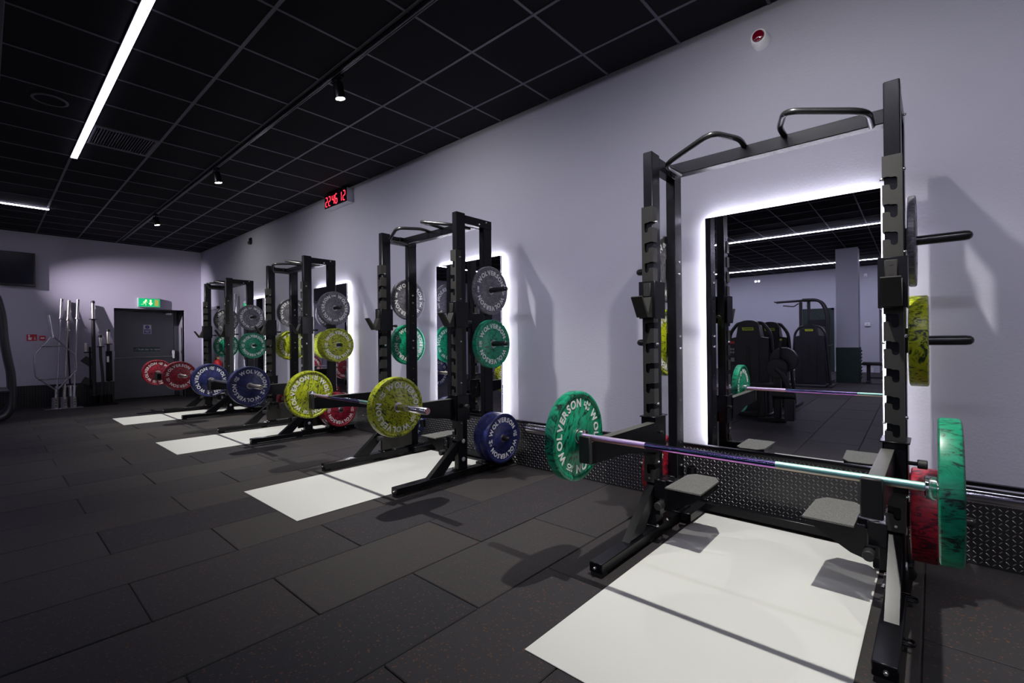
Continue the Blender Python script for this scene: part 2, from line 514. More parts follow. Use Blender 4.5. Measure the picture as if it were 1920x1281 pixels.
wall_side = struct(M().box(XB, XF + .15, YW - .15, YW, -.06, H + .06).build('wall_right', WALL, smooth=False))
DY0, DY1, DZ = -3.15, -1.87, 2.025
wf = M()
wf.box(XF, XF + .15, DY1, YB + 3.2, -.06, H + .06)
wf.box(XF, XF + .15, YW, DY0, -.06, H + .06)
wf.box(XF, XF + .15, DY0, DY1, DZ, H + .06)
wall_far = struct(wf.build('wall_far', WALL_FAR, smooth=False))
JAMB = simple('grey_reveal_paint', (.20, .20, .225), .6)
rv = M()
rv.box(XF + .02, XF + .60, DY1, DY1 + .12, -.06, DZ + .1)
rv.box(XF + .02, XF + .60, DY0 - .12, DY0, -.06, DZ + .1)
rv.box(XF + .02, XF + .60, DY0 - .12, DY1 + .12, DZ, DZ + .1)
rv.box(XF + .60, XF + .70, DY0 - .12, DY1 + .12, -.06, DZ + .1)
struct(rv.build('trim_1', JAMB, smooth=False))
struct(M().box(XB - .15, XB, YW, YB + 3.2, -.06, H + .06).build('wall_back', WALL_OPP, smooth=False))
struct(M().box(1.10, XF + .15, YB, YB + .15, -.06, H + .06).build('wall_opposite', WALL_OPP, smooth=False))
struct(M().box(.95, 1.10, YB, YB + 3.2, -.06, H + .06).build('wall_return', WALL_OPP, smooth=False))
struct(M().box(XB, 1.10, YB + 3.05, YB + 3.2, -.06, H + .06).build('wall_alcove', WALL_OPP, smooth=False))
SKIRT = simple('white_skirting', (.6, .6, .64), .45)
struct(M().box(1.10, XF, YB - .018, YB, 0, .16, .004).build('baseboard_opposite', SKIRT))
column = struct(M().box(1.165, 1.63, 7.8, 8.27, 0, H).build('column', WALL_OPP, smooth=False))
M().box(1.15, 1.645, 7.785, 8.285, 0, .9, .006).build('column_guard', GREEND, column)
for i in range(9):
    M().box(1.128, 1.150, 7.80, 8.27, .10 + .085 * i, .145 + .085 * i, .004).build('guard_rib', GREEND, column)

# ------------------------------------------------------------------ tread plate dado along the walls
def lug_field(m, u0, u1, w0, w1, P, pitch=.0335):
    i = 0
    u = u0 + .012
    while u < u1 - .012:
        j = 0; w = w0 + .014
        while w < w1 - .012:
            a = PI / 4 if (i + j) % 2 else -PI / 4
            ca, sa = math.cos(a), math.sin(a)
            pts = [(-.0105, 0, 0), (-.004, -.0026, 0), (.004, -.0026, 0), (.0105, 0, 0), (.004, .0026, 0), (-.004, .0026, 0), (-.0055, 0, .0020), (.0055, 0, .0020)]
            m.add([P(u + p[0] * ca - p[1] * sa, w + p[0] * sa + p[1] * ca, p[2]) for p in pts],
                  [(0, 1, 6), (1, 2, 7, 6), (2, 3, 7), (3, 4, 7), (4, 5, 6, 7), (5, 0, 6)])
            j += 1; w += pitch * .72
        i += 1; u += pitch * .72
SY = YW + .022
dado = struct(M().box(XB, XF, YW, SY, .002, .425).build('baseboard_right', TREAD, smooth=False))
M().box(XB, XF, YW, SY + .010, .425, .437, .002).build('capping_strip', BLACK, dado, smooth=False)
lg = M(); lug_field(lg, -1.2, 7.2, .004, .424, lambda u, w, h: (u, SY + h, w))
o = lg.build('tread_lugs', LUG, dado, smooth=False, fix=False); o['kind'] = 'stuff'
lg = M(); lug_field(lg, 7.2, XF, .004, .424, lambda u, w, h: (u, SY + h, w), .05)
o = lg.build('tread_lugs', LUG, dado, smooth=False, fix=False); o['kind'] = 'stuff'
dado2 = struct(M().box(XF - .012, XF, DY1 + .003, 4.0, .002, .445).build('baseboard_far', TREAD, smooth=False))
M().box(XF - .012, XF, YW + .022, DY0 - .003, .002, .445).build('tread_sheet', TREAD, dado2, smooth=False)
lg = M(); lug_field(lg, DY1 + .02, .6, .01, .44, lambda u, w, h: (XF - .012 - h * 1.5, u, w), .055)
lug_field(lg, YW + .03, DY0 - .02, .01, .44, lambda u, w, h: (XF - .012 - h * 1.5, u, w), .055)
o = lg.build('tread_lugs', LUG, dado2, smooth=False, fix=False); o['kind'] = 'stuff'

# ------------------------------------------------------------------ platforms (pale sheets set in the rubber)
RX = [.7145, 3.722, 6.69, 9.63]
RDY = [0, -.055, -.055, -.055]
MX = [.709, 3.715, 6.69, 9.64]
RNAME = ['rack with the green-plated barbell', 'rack with the yellow-plated barbell', 'rack with the blue-plated barbell', 'rack with the red-plated barbell']
for i in range(4):
    y1 = -1.396 if i == 0 else -1.405
    o = M().box(-.49, .49, -3.32, y1, .0006, .004, .0015).build('lifting_platform', MATLT, None, loc=(MX[i], 0, 0))
    tag(o, 'pale grey lifting platform sheet under the ' + RNAME[i], 'platform', 'lifting platforms under the racks')

# ------------------------------------------------------------------ back-lit mirrors
MRX = [(.222, 1.212), (3.225, 4.225), (6.235, 7.235), (9.225, 10.225)]
for i, (a, b) in enumerate(MRX):
    xc, w = (a + b) / 2, (b - a) / 2
    z0, z1 = .452, 2.068
    t = thing('wall_mirror', 'tall back-lit wall mirror behind the ' + RNAME[i], 'mirror', (xc, YW, 0), None, 'back-lit mirrors on the wall')
    piv = M().box(-w, w, .046, .056, z0 - 1.26, z1 - 1.26, .001).build('mirror_glass', MIRROR, t, smooth=False, loc=(0, 0, 1.26))
    if i == 0: piv.rotation_euler = (-.0034, 0, .011)
    M().box(-w + .002, w - .002, .029, .044, z0 + .02, z1 - .002).build('backing_panel', BLACK, t, smooth=False)
    M().box(-w + .15, w - .15, 0, .018, z0 + .12, z1 - .12).build('wall_bracket', BLACK, t, smooth=False)
    for (x0, x1, y0, y1) in ((-w + .002, -w + .008, z0 + .01, z1 - .008), (w - .008, w - .002, z0 + .01, z1 - .008), (-w + .002, w - .002, z1 - .008, z1 - .002)):
        M().box(x0, x1, .017, .028, y0, y1).build('led_strip', MLED, t, smooth=False)

# ------------------------------------------------------------------ ceiling lights
def led_line(name, x0, x1, y0, y1, label, mat=None):
    t = thing(name, label, 'ceiling light', ((x0 + x1) / 2, (y0 + y1) / 2, H), None, 'linear ceiling lights')
    dx, dy = (x1 - x0) / 2, (y1 - y0) / 2
    M().box(-dx - .004, dx + .004, -dy - .004, dy + .004, -.012, .02, .002).build('housing', CEIL_BAR, t, smooth=False)
    M().box(-dx, dx, -dy, dy, -.018, -.011, .002).build('diffuser', mat or LED, t, smooth=False)
led_line('linear_light', -2.6, 7.51, -.745, -.688, 'long white linear light beside the spotlight track')
led_line('linear_light', 10.60, 10.67, -.712, 5.6, 'white linear light running across the ceiling by the television', LED3)
led_line('linear_light', -2.6, 7.51, 4.867, 4.923, 'white linear light seen only in the mirror, in front of the column', LED2)
led_line('linear_light', -2.6, 7.51, 10.357, 10.413, 'white linear light seen only in the mirror, by the opposite wall', LED2)

wl = bpy.data.lights.new('added_wall_fill', 'AREA'); wl.shape = 'RECTANGLE'; wl.size = 10.0; wl.size_y = .05  # bare area light added to lift the rack wall, no fixture of its own
wl.energy = WALL_FILL_W; wl.color = (.87, .85, 1.0); wl.spread = math.radians(80)
wo = bpy.data.objects.new('added_wall_fill', wl); COL.objects.link(wo); wo.location = (2.46, -.717, H - .024)
_wm = Matrix((Vector((1, 0, 0)), Vector((1, 0, 0)).cross(Vector((0, -2.78, -1.75)).normalized()), -Vector((0, -2.78, -1.75)).normalized())).transposed()
wo.rotation_euler = _wm.to_euler()

def track(y, x0, x1, label):
    t = thing('light_track', label, 'light track', ((x0 + x1) / 2, y, H), None, 'spotlight tracks')
    d = (x1 - x0) / 2
    M().box(-d, d, -.018, .018, -.032, -.003, .002).build('rail', BLACK, t, smooth=False)
    M().box(-d, d, -.010, -.005, -.0345, -.0315).build('contact_strip', CEIL_BAR, t, smooth=False)
    M().box(-d, d, .005, .010, -.0345, -.0315).build('contact_strip', CEIL_BAR, t, smooth=False)
track(-1.938, -3.2, 12.6, 'black spotlight track above the racks')
def spot(x, y, label, power, col, aim, size, blend=.35, group=None, spill=True):
    t = thing('track_spotlight', label, 'spotlight', (x, y, H), None, group)
    M().box(-.07, .07, -.017, .017, -.058, -.030, .003).build('track_adapter', BLACK, t, smooth=False)
    M().cyl((0, 0, -.085), (0, 0, -.055), .010, 12).build('stem', BLACK, t)
    tip = Vector((x, y, H - .085)); dirv = (Vector(aim) - tip).normalized()
    bdir = (dirv * .35 + Vector((0, 0, -1))).normalized() if dirv.z > -.97 else dirv
    q = bdir.to_track_quat('-Z', 'Y')
    h = M().lathe([(.036, .01), (.041, .0), (.041, -.116), (.038, -.118), (.0368, -.112)], (0, 0, 0), (0, 0, 1), 24).build('lamp_head', BLACK, t)
    h.location = (0, 0, -.085); h.rotation_mode = 'QUATERNION'; h.rotation_quaternion = q
    l = M().lathe([(.0, -.1205), (.0365, -.1195), (.0365, -.109), (0, -.109)], (0, 0, 0), (0, 0, 1), 24).build('lens', LENS, h)
    ld = bpy.data.lights.new('spot_lamp', 'SPOT'); ld.energy = power; ld.color = col
    ld.spot_size = math.radians(size); ld.spot_blend = blend; ld.shadow_soft_size = .022
    lo = bpy.data.objects.new('spot_lamp', ld); COL.objects.link(lo); lo.parent = t
    lo.location = Vector((0, 0, -.085)) + bdir * .165
    if not spill:
        lo.rotation_mode = 'QUATERNION'
        lo.rotation_quaternion = (Vector(aim) - Vector((x, y, H)) - Vector(lo.location)).to_track_quat('-Z', 'Y')
        return
    l2 = bpy.data.lights.new('spill_lamp', 'SPOT'); l2.energy = SPILL_W; l2.color = col
    l2.spot_size = math.radians(136); l2.spot_blend = .9; l2.shadow_soft_size = .03
    lp = bpy.data.objects.new('spill_lamp', l2); COL.objects.link(lp); lp.parent = t; lp.location = lo.location
    lp.rotation_euler = (math.radians(-44), 0, 0)
    lo.rotation_mode = 'QUATERNION'
    lo.rotation_quaternion = (Vector(aim) - Vector((x, y, H)) - Vector(lo.location)).to_track_quat('-Z', 'Y')
for i, (sx, sy) in enumerate(((.65, -1.935), (3.645, -1.955), (6.648, -1.942), (9.715, -1.93), (-2.35, -1.935))):  # last entry is an added fill spot, out of view
    spot(sx, sy, ('black track spotlight pointing down over the ' + RNAME[i]) if i < 4 else 'unseen black track spotlight added as fill at the open end of the track', SPOT_W, SPOT_COL, (sx, -2.6, 0), 96, 1.0, 'lit track spotlights over the racks')
track(2.0, 10.9, 12.6, 'unseen short black track added for the fill spotlight by the television wall')  # rail and spot below are added out of view to brighten the end wall
spot(11.6, 2.0, 'unseen black spotlight added by the television wall to brighten the fire door wall', FAR_W, FAR_COL, (XF, -3.3, 1.9), 29, 1.0, None, False)

# ------------------------------------------------------------------ ceiling air grille and speaker
t = thing('air_grille', 'black square slatted air grille in the ceiling beside the linear light', 'vent', (6.585, -1.025, H))
fr = M()
for (a, b, c, d) in ((-.285, .285, -.262, -.245), (-.285, .285, .245, .262), (-.285, -.265, -.245, .245), (.265, .285, -.245, .245)):
    fr.box(a, b, c, d, -.006, .016, .002)
fr.build('frame', CEIL_BAR, t, smooth=False)
M().box(-.27, .27, -.250, .250, .020, .026).build('backing', RUB, t, smooth=False)
sl = M().obox((-.265, 0, .006), (.265, 0, .006), .004, .020, up=(0, .5, 1)).mesh('slat', CEIL_BAR, smooth=False)
for i in range(21):
    put('slat', sl, t, (0, -.235 + .0235 * i, 0))
t = thing('ceiling_speaker', 'round black speaker flush in the ceiling beyond the linear light', 'speaker', (5.935, -.41, H))
M().lathe([(.125, .004), (.125, -.005), (.115, -.008), (.105, -.006), (.105, .004)], (0, 0, 0), (0, 0, 1), 40).build('rim', CEIL_BAR, t)
M().lathe([(.105, .003), (.105, -.004), (.001, -.004)], (0, 0, 0), (0, 0, 1), 40).build('mesh_cover', CEIL_TILE, t)

# ------------------------------------------------------------------ squat racks
BOLT = M().lathe([(.0001, .0105), (.0055, .0105), (.0075, .008), (.0075, 0), (.0105, 0), (.0105, -.002)], (0, 0, 0), (1, 0, 0), 8).mesh('bolt', ZINC)
ROUNDEL = M().lathe([(.0001, .006), (.016, .006), (.019, .004), (.019, 0)], (0, 0, 0), (1, 0, 0), 20).mesh('round_cap', simple('silver_cap', (.62, .62, .66), .35, .6))
SLOTZ = [1.922 - .1225 * k for k in range(13)]
def hole_plate(s):
    # front sheet with J-slots open to the inner edge (|u| runs from inner .546 to outer .617)
    zt, zb = 2.016, .34
    ui, uo = .546, .617
    poly = [(uo, zb), (uo, zt), (ui, zt)]
    for z in SLOTZ:
        if z - .08 < zb: break
        poly += [(ui, z), (ui + .024, z), (ui + .030, z - .004), (ui + .048, z - .004), (ui + .054, z - .010)]
        for k in range(0, 7):
            a = PI * k / 6
            poly.append((ui + .041 + .013 * math.cos(a), z - .050 - .013 * math.sin(a)))
        poly += [(ui + .028, z - .040), (ui + .022, z - .035), (ui, z - .035)]
    poly += [(ui, zb)]
    m = M().prism([(s * a, b) for a, b in poly], 1, -2.700, -2.694)
    m.box(s * uo, s * (uo - .005), -2.70, -2.756, zb, zt)
    z1 = zt
    for z in SLOTZ + [zb]:                       # inner flange, broken at every slot
        z_ = max(z, zb)
        if z1 - z_ > .004: m.box(s * ui, s * (ui + .005), -2.70, -2.756, z_, z1)
        z1 = z_ - .035
        if z1 < zb: break
    return m.mesh('slotted_plate', TEXBLACK)
def grip(s):
    P = [(s * .49, -2.985, 2.268), (s * .495, -2.755, 2.262), (s * .175, -2.635, 2.325), (s * .10, -2.88, 2.345), (s * .105, -3.0, 2.332)]
    return M().tube(P, .0155, 12, .075, 6).mesh('pull_up_grip', GRIP)
RK = {}
for s in (-1, 1):
    d = {}
    d['foot'] = M().box(s * .54, s * .616, -2.066, -3.405, .020, .073, .004).mesh('foot', BLACK)
    d['rubber_pad'] = M().box(s * .548, s * .608, -.03, .03, 0.0003, .020).mesh('rubber_pad', RUB)
    d['band_loop'] = M().tube([(s * .614, -.020, .030), (s * .650, -.020, .030), (s * .650, .020, .030), (s * .614, .020, .030)], .006, 8, .015, 4).mesh('band_loop', BLACK)
    d['brace'] = M().prism([(-2.385, .073), (-2.545, .073), (-2.715, .245), (-2.715, .335)], 0, s * .556, s * .604).mesh('brace', BLACK)
    d['front_upright'] = M().box(s * .552, s * .612, -2.710, -2.815, .080, 2.355, .004).mesh('front_upright', BLACK)
    d['base_flange'] = M().box(s * .530, s * .632, -2.690, -2.850, .073, .081, .002).mesh('base_flange', BLACK)
    d['slotted_plate'] = hole_plate(s)
    d['rear_upright'] = M().box(s * .552, s * .612, -3.040, -3.150, .080, 2.262, .004).mesh('rear_upright', BLACK)
    d['rear_flange'] = M().box(s * .530, s * .632, -3.015, -3.20, .073, .081, .002).mesh('rear_flange', BLACK)
    d['top_connector'] = M().prism([(-2.815, 2.263), (-2.815, 2.338), (-3.150, 2.338), (-3.150, 2.262), (-3.040, 2.262)], 0, s * .553, s * .611).mesh('top_connector', BLACK)
    d['pull_up_grip'] = grip(s)
    d['corner_block'] = M().box(s * .470, s * .540, -3.045, -3.395, .018, .073, .004).mesh('corner_block', BLACK)
    # safety arm with its clamp
    m = M()
    m.prism([(-1.965, .600), (-1.965, .706), (-2.690, .706), (-2.690, .530), (-2.30, .590)], 0, s * .532, s * .582)
    d['safety_arm'] = m.mesh('safety_arm', BLACK)
    d['arm_tread'] = M().box(s * .533, s * .581, -1.968, -2.668, .7062, .7092, .001).mesh('arm_liner', LINER)
    d['end_stop'] = M().box(s * .526, s * .588, -1.940, -1.966, .605, .738, .004).mesh('end_stop', RUB)
    m = M()
    m.box(s * .538, s * .546, -2.68, -2.835, .515, .735, .002); m.box(s * .618, s * .626, -2.68, -2.835, .515, .735, .002)
    m.box(s * .538, s * .626, -2.68, -2.690, .515, .735, .002); m.box(s * .538, s * .626, -2.823, -2.835, .600, .735, .002)
    m.box(s * .528, s * .634, -2.672, -2.842, .735, .742, .002)
    d['arm_clamp'] = m.mesh('arm_clamp', BLACK)
    d['clamp_pin'] = M().cyl((s * .520, -2.76, .640), (s * .665, -2.76, .640), .009, 12).cyl((s * .655, -2.76, .640), (s * .69, -2.76, .640), .020, 16, .003).mesh('clamp_pin', RUB)
    # j-cup
    m = M()
    m.box(s * .528, s * .536, -2.684, -2.822, 1.335, 1.560, .002); m.box(s * .624, s * .632, -2.684, -2.822, 1.335, 1.560, .002)
    m.box(s * .528, s * .632, -2.676, -2.688, 1.335, 1.560, .002)
    d['j_cup'] = m.mesh('j_cup', BLACK)
    d['cup_pad'] = M().box(s * .552, s * .600, -2.668, -2.677, 1.465, 1.548, .004).mesh('cup_pad', TEXBLACK)
    m = M()
    m.prism([(-2.676, 1.462), (-2.664, 1.462), (-2.622, 1.362), (-2.552, 1.462), (-2.540, 1.456), (-2.614, 1.340), (-2.676, 1.340)], 0, s * .545, s * .615)
    d['cup_lip'] = m.mesh('cup_lip', TEXBLACK)
    m = M(); m.cyl((s * .580, -2.815, 1.385), (s * .580, -2.875, 1.385), .010, 12); m.cyl((s * .580, -2.872, 1.385), (s * .580, -2.905, 1.385), .014, 14, .003)
    d['cup_pin'] = m.mesh('cup_pin', RUB)
    # fold-down spotter step
    u = lambda a: s * a
    deck = [(u(.440), -2.592), (u(.238), -2.592), (u(.245), -2.905), (u(.285), -2.976), (u(.405), -2.976), (u(.440), -2.93)]
    d['step_deck'] = M().prism(deck, 2, .352, .360).mesh('step_deck', GRIT)
    m = M()
    m.prism([(u(.445), .352), (u(.250), .352), (u(.250), .318), (u(.42), .215), (u(.475), .20), (u(.475), .352)], 1, -2.655, -2.661)
    m.prism([(u(.445), .352), (u(.250), .352), (u(.250), .318), (u(.42), .215), (u(.475), .20), (u(.475), .352)], 1, -2.900, -2.906)
    m.box(u(.250), u(.256), -2.661, -2.900, .318, .352)
    d['step_bracket'] = m.mesh('step_bracket', BLACK)
    m = M()
    m.box(u(.440), u(.552), -2.715, -2.800, .315, .365, .004)
    m.box(u(.480), u(.552), -2.690, -2.700, .255, .365, .003); m.box(u(.480), u(.552), -2.815, -2.825, .255, .365, .003)
    m.box(u(.520), u(.552), -2.700, -2.815, .150, .365, .003)
    d['step_hinge'] = m.mesh('step_hinge', BLACK)
    m = M(); m.cyl((u(.490), -2.655, .235), (u(.490), -2.600, .235), .024, 18, .004)
    d['step_knob'] = m.mesh('step_knob', RUB)
    fold = M().box(u(.505), u(.513), -2.66, -3.03, .105, .335, .002)
    d['folded_deck'] = fold.mesh('step_deck', TEXBLACK)
    d['peg'] = M().lathe([(.0235, 0), (.0235, .205), (.021, .222), (.012, .232), (.0005, .235)], (s * .622, 0, 0), (s, 0, 0), 20).mesh('storage_peg', GRIP)
    d['peg_plate'] = M().box(s * .612, s * .622, -.046, .046, -.062, .062, .002).mesh('peg_plate', BLACK)
    d['hole'] = M().lathe([(.0065, .0006), (.0065, 0)], (0, 0, 0), (1, 0, 0), 10).mesh('bolt_hole', RUB)
    RK[s] = d
beam_me = M().box(-.545, .545, -2.968, -3.040, 2.262, 2.336, .004).mesh('cross_beam', BLACK)
tie_me = M().box(-.540, .540, -3.330, -3.395, .018, .073, .004).mesh('floor_tie', BLACK)
endp_me = M().box(-.004, .004, -2.93, -3.09, 2.258, 2.340, .002).mesh('beam_plate', BLACK)
bar_tube = M().lathe([(.026, -.02), (.030, -.02), (.030, .055), (.0255, .055), (.0255, -.015)], (0, 0, 0), (0, 0, 1), 20).mesh('bar_holder', BLACK)
PEGZ = (1.683, 1.187, .328)
PEGY = -3.095
RLAB = ['black half rack holding the barbell with green plates',
        'black half rack holding the barbell with yellow plates',
        'black half rack holding the barbell with blue plates',
        'black half rack holding the barbell with red plates, closest to the exit door']
FOLD = [(False, False), (False, True), (True, True), (False, False)]
for i in range(4):
    t = thing('half_rack', RLAB[i], 'squat rack', (RX[i], RDY[i], 0), None, 'black half racks along the mirror wall')
    put('cross_beam', beam_me, t); put('floor_tie', tie_me, t)
    for si, s in enumerate((-1, 1)):
        d = RK[s]
        fd = put('foot', d['foot'], t); [put('rubber_pad', d['rubber_pad'], fd, (0, y, 0)) for y in (-2.10, -2.65, -3.37)]; [put('band_loop', d['band_loop'], fd, (0, y, 0)) for y in (-2.36, -2.76)]
        put('brace', d['brace'], t)
        fu = put('front_upright', d['front_upright'], t)
        put('base_flange', d['base_flange'], fu)
        ru = put('rear_upright', d['rear_upright'], t); put('rear_flange', d['rear_flange'], ru)
        put('slotted_plate', d['slotted_plate'], t)
        put('top_connector', d['top_connector'], t)
        put('pull_up_grip', d['pull_up_grip'], t)
        put('corner_block', d['corner_block'], t)
        put('beam_plate', endp_me, t, (s * .549, 0, 0))
        a = put('safety_arm', d['safety_arm'], t)
        put('arm_liner', d['arm_tread'], a); put('end_stop', d['end_stop'], a); put('arm_clamp', d['arm_clamp'], a); put('clamp_pin', d['clamp_pin'], a)
        j = put('j_cup', d['j_cup'], t)
        pad = put('cup_pad', d['cup_pad'], j); put('cup_lip', d['cup_lip'], j); put('cup_pin', d['cup_pin'], j)
        for z in (1.528, 1.486): put('pad_hole', d['hole'], j, (s * .576, -2.6675, z), (0, 0, PI / 2))
        st = put('step_hinge', d['step_hinge'], t)
        if FOLD[i][si]:
            put('step_deck', d['folded_deck'], st)
        else:
            put('step_deck', d['step_deck'], st); put('step_bracket', d['step_bracket'], st)
        put('step_knob', d['step_knob'], st)
        for z in PEGZ:
            p = put('storage_peg', d['peg'], t, (0, PEGY, z)); put('peg_plate', d['peg_plate'], p)
        # bolts: outer faces point away from the rack, inner faces towards its middle
        def bolt(u, y, z, me=BOLT, name='bolt'):
            put(name, me, t, (s * u if u > 0 else s * -u, y, z), (0, 0, 0 if (s * (1 if u > 0 else -1)) > 0 else PI))
        for z in (1.955, 1.585, 1.21, .845, .49):
            bolt(.617, -2.738, z)
            q = put('bolt', BOLT, t, (s * .546, -2.738, z - .03), (0, 0, PI if s > 0 else 0))
        bolt(.611, -2.985, 2.285); bolt(.611, -3.075, 2.318)
        for z in PEGZ:
            for dz in (-.04, .04):
                q = put('bolt', BOLT, t, (s * .552, PEGY, z + dz), (0, 0, PI if s > 0 else 0))
        for y in (-3.10, -3.27): bolt(.616, y, .046)
        for z in (.330, .170): bolt(.612, -2.765, z, ROUNDEL, 'round_cap')
        for z in (1.50, 1.42, .92, .80, .60, .52):
            put('bolt_hole', d['hole'], t, (s * .552, PEGY, z), (0, 0, PI if s > 0 else 0))
        q = put('bolt', BOLT, t, (s * .582, -2.695, .365), (0, 0, PI / 2))
        q = put('bolt', BOLT, t, (s * .582, -2.066, .045), (0, 0, PI / 2))
        for y in (-2.70, -2.835):
            q = put('bolt', BOLT, t, (s * .537, y, .081), (0, -PI / 2, 0))
    put('bar_holder', bar_tube, t, (.515, -3.185, .29))

# ------------------------------------------------------------------ bumper plates
def plate_profile(w):
    h = w / 2
    half = [(.0275, h - .002), (.046, h - .002), (.050, h - .003), (.094, h - .003), (.100, h - .0075), (.198, h - .0075), (.204, h - .002), (.2075, h), (.217, h), (.2235, h - .004), (.225, h - .010)]
    if w < .04:
        half = [(.0275, h - .001), (.094, h - .001), (.098, h - .003), (.200, h - .003), (.205, h), (.219, h), (.225, h - .005)]
    return half + [(r, -a) for r, a in reversed(half)]
PL = {}
for kg in KTH:
    w = KTH[kg]
    body = M().lathe(plate_profile(w), (0, 0, 0), (1, 0, 0), 64, closed=True).mesh('plate_body', MARB[kg])
    hb = w / 2 - .0005
    hub = M().lathe([(.0255, hb), (.036, hb), (.038, hb - .0025), (.038, hb - .004), (.0278, hb - .004), (.0278, -hb + .004), (.038, -hb + .004), (.038, -hb + .0025), (.036, -hb), (.0255, -hb)], (0, 0, 0), (1, 0, 0), 32, closed=True).mesh('steel_hub', STEEL)
    lm = M()
    zf = w / 2 - (.0075 if w >= .04 else .003)
    for side in (1, -1):
        for turn in (0, PI):
            def arc(x, y, z, side=side, turn=turn):
                r = .146 + y; a = PI / 2 - x / .164 + turn
                return (side * (zf + z), side * r * math.cos(a), r * math.sin(a))
            size = .0575
            L = []; x = 0
            for ch in 'WOLVERSON':
                v, f, a_, b_ = glyph(ch, .030); L.append((v, f, a_, b_, x)); x += (b_ - a_) + .085
            tot = (x - .085) * size
            for v, f, a_, b_, xx in L:
                # every letter stays straight, turned about its own middle
                mid = (xx + (b_ - a_) / 2) * size - tot / 2
                ang = -mid / .158
                ca, sa = math.cos(ang + turn), math.sin(ang + turn)
                P = []
                for p in v:
                    lx = (p[0] - a_ - (b_ - a_) / 2) * size; ly = .146 + p[1] * size
                    gx, gy = lx * ca - ly * sa, lx * sa + ly * ca
                    P.append((side * (zf + (p[2] + .01) / .02 * .0016), side * gx, gy))
                lm.add(P, f)
            num, unit = ((str(kg), 'KG'), (KLB[kg], 'LB'))[0 if turn == 0 else 1]
            for txt, sz, oy in ((num, .047, -.004), (unit, .022, -.026)):
                def pl(x, y, z, side=side, turn=turn, oy=oy):
                    gx, gy = -.165 + x, y + oy
                    ca, sa = math.cos(turn), math.sin(turn)
                    return (side * (zf + z), side * (gx * ca - gy * sa), gx * sa + gy * ca)
                text_mesh(lm, txt, sz, pl, .018, .07, .0016)
    let = lm.mesh('lettering', LETTER, smooth=False, fix=False)
    PL[kg] = (body, hub, let)
def plate(kg, x, y, z, rot, label, group):
    t = thing('bumper_plate', label, 'weight plate', (x, y, z), (rot, 0, 0), group)
    b, h, l = PL[kg]
    put('plate_body', b, t); put('steel_hub', h, t); put('lettering', l, t)['kind'] = 'stuff'
UP = ['top', 'middle', 'bottom']
SIDE = {-1: 'far from exit', 1: 'towards exit'}
R = math.radians
STORE = {   # rack: side: per peg (kg, count, rotation)
    0: {-1: [(5, 1, 20), (15, 1, 70), (25, 1, 10)], 1: [(5, 1, 75), (15, 1, 20), (25, 1, 40)]},
    1: {-1: [(5, 1, 180), (10, 1, 0), (20, 2, 172)], 1: [(5, 1, -165), (10, 1, -155), (20, 1, 20)]},
    2: {-1: [(5, 2, -95), (15, 2, 180), (25, 2, 2)], 1: [(5, 1, -55), (15, 2, 5), (25, 1, 20)]},
    3: {-1: [(5, 1, 82), (10, 2, 180), (20, 1, 10)], 1: [(5, 1, -55), (10, 1, -58), (20, 1, 40)]},
}
for i in STORE:
    for s in (-1, 1):
        for pi, (kg, n, rot) in enumerate(STORE[i][s]):
            u = .624
            for k in range(n):
                w = KTH[kg]; uc = u + w / 2; u += w + .002
                pos = '' if n == 1 else (' (inner one of the pair)' if k == 0 else ' (outer one of the pair)')
                lab = 'marbled %s plate on %s peg of the %s, %s side%s' % (KCOL[kg], UP[pi], ('green', 'yellow', 'blue', 'red')[i] + '-barbell rack', 'open' if s < 0 else 'exit-door', '' if n == 1 else (', inner one' if k == 0 else ', outer one'))
                sag = PEGZ[pi] - .0018
                plate(kg, RX[i] + s * uc, RDY[i] + PEGY, sag, R(rot + (n - 1 - k) * 40), lab, 'bumper plates stored on the rack pegs')

# ------------------------------------------------------------------ barbells with their plates
BARZ = .7239
def barbell(i, xc, half, kg, rots, rainbow, sleeve, label):
    y = -2.0 + RDY[i]; HS = .638
    t = thing('barbell', label, 'barbell', (xc, y, BARZ), None, 'barbells resting in the racks')
    if rainbow:
        M().cyl((-.213, 0, 0), (.317, 0, 0), .0140, 20).build('shaft', IRID, t)
        M().cyl((.317, 0, 0), (HS, 0, 0), .0144, 20).build('knurled_grip', IRID_A, t)
        M().cyl((-HS, 0, 0), (-.213, 0, 0), .0144, 20).build('knurled_grip', IRID_B, t)
    else:
        M().cyl((-HS, 0, 0), (HS, 0, 0), .0142, 20).build('shaft', STEEL, t)
    gm = M()
    for x in (-.47, -.40, .40, .47): gm.lathe([(.01435, -.004), (.01435, .004)], (x, 0, 0), (1, 0, 0), 20)
    gm.build('grip_ring', GRIP, t)
    for s in (-1, 1):
        sl = M().lathe([(.0142, 0), (.030, .0), (.036, .003), (.036, .026), (.034, .030), (.0247, .031), (.0247, half - HS - .004), (.022, half - HS), (.015, half - HS), (.014, half - HS - .004), (.0005, half - HS - .004)], (s * HS, 0, 0), (s, 0, 0), 28)
        sl.build('sleeve', sleeve, t)
        w = KTH[kg]
        plate(kg, xc + s * (HS + .033 + w / 2), y, BARZ - .0006, R(rots[0 if s < 0 else 1]),
              'marbled %s plate loaded on the %s barbell, %s end' % (KCOL[kg], 'rainbow titanium' if rainbow else 'steel', 'exit-door' if s > 0 else 'open'),
              'bumper plates loaded on the barbells')
barbell(0, .6645, 1.012, 10, (200, -62), True, CHROME, 'rainbow titanium barbell with one green plate on each end')
barbell(1, 3.72, 1.09, 15, (-145, -75), True, CHROME, 'rainbow titanium barbell with one yellow plate on each end')
barbell(2, 6.67, 1.08, 20, (30, 95), False, WARMSTEEL, 'steel barbell with one blue plate on each end')
barbell(3, 9.61, 1.08, 25, (160, -75), False, WARMSTEEL, 'steel barbell with one red plate on each end')

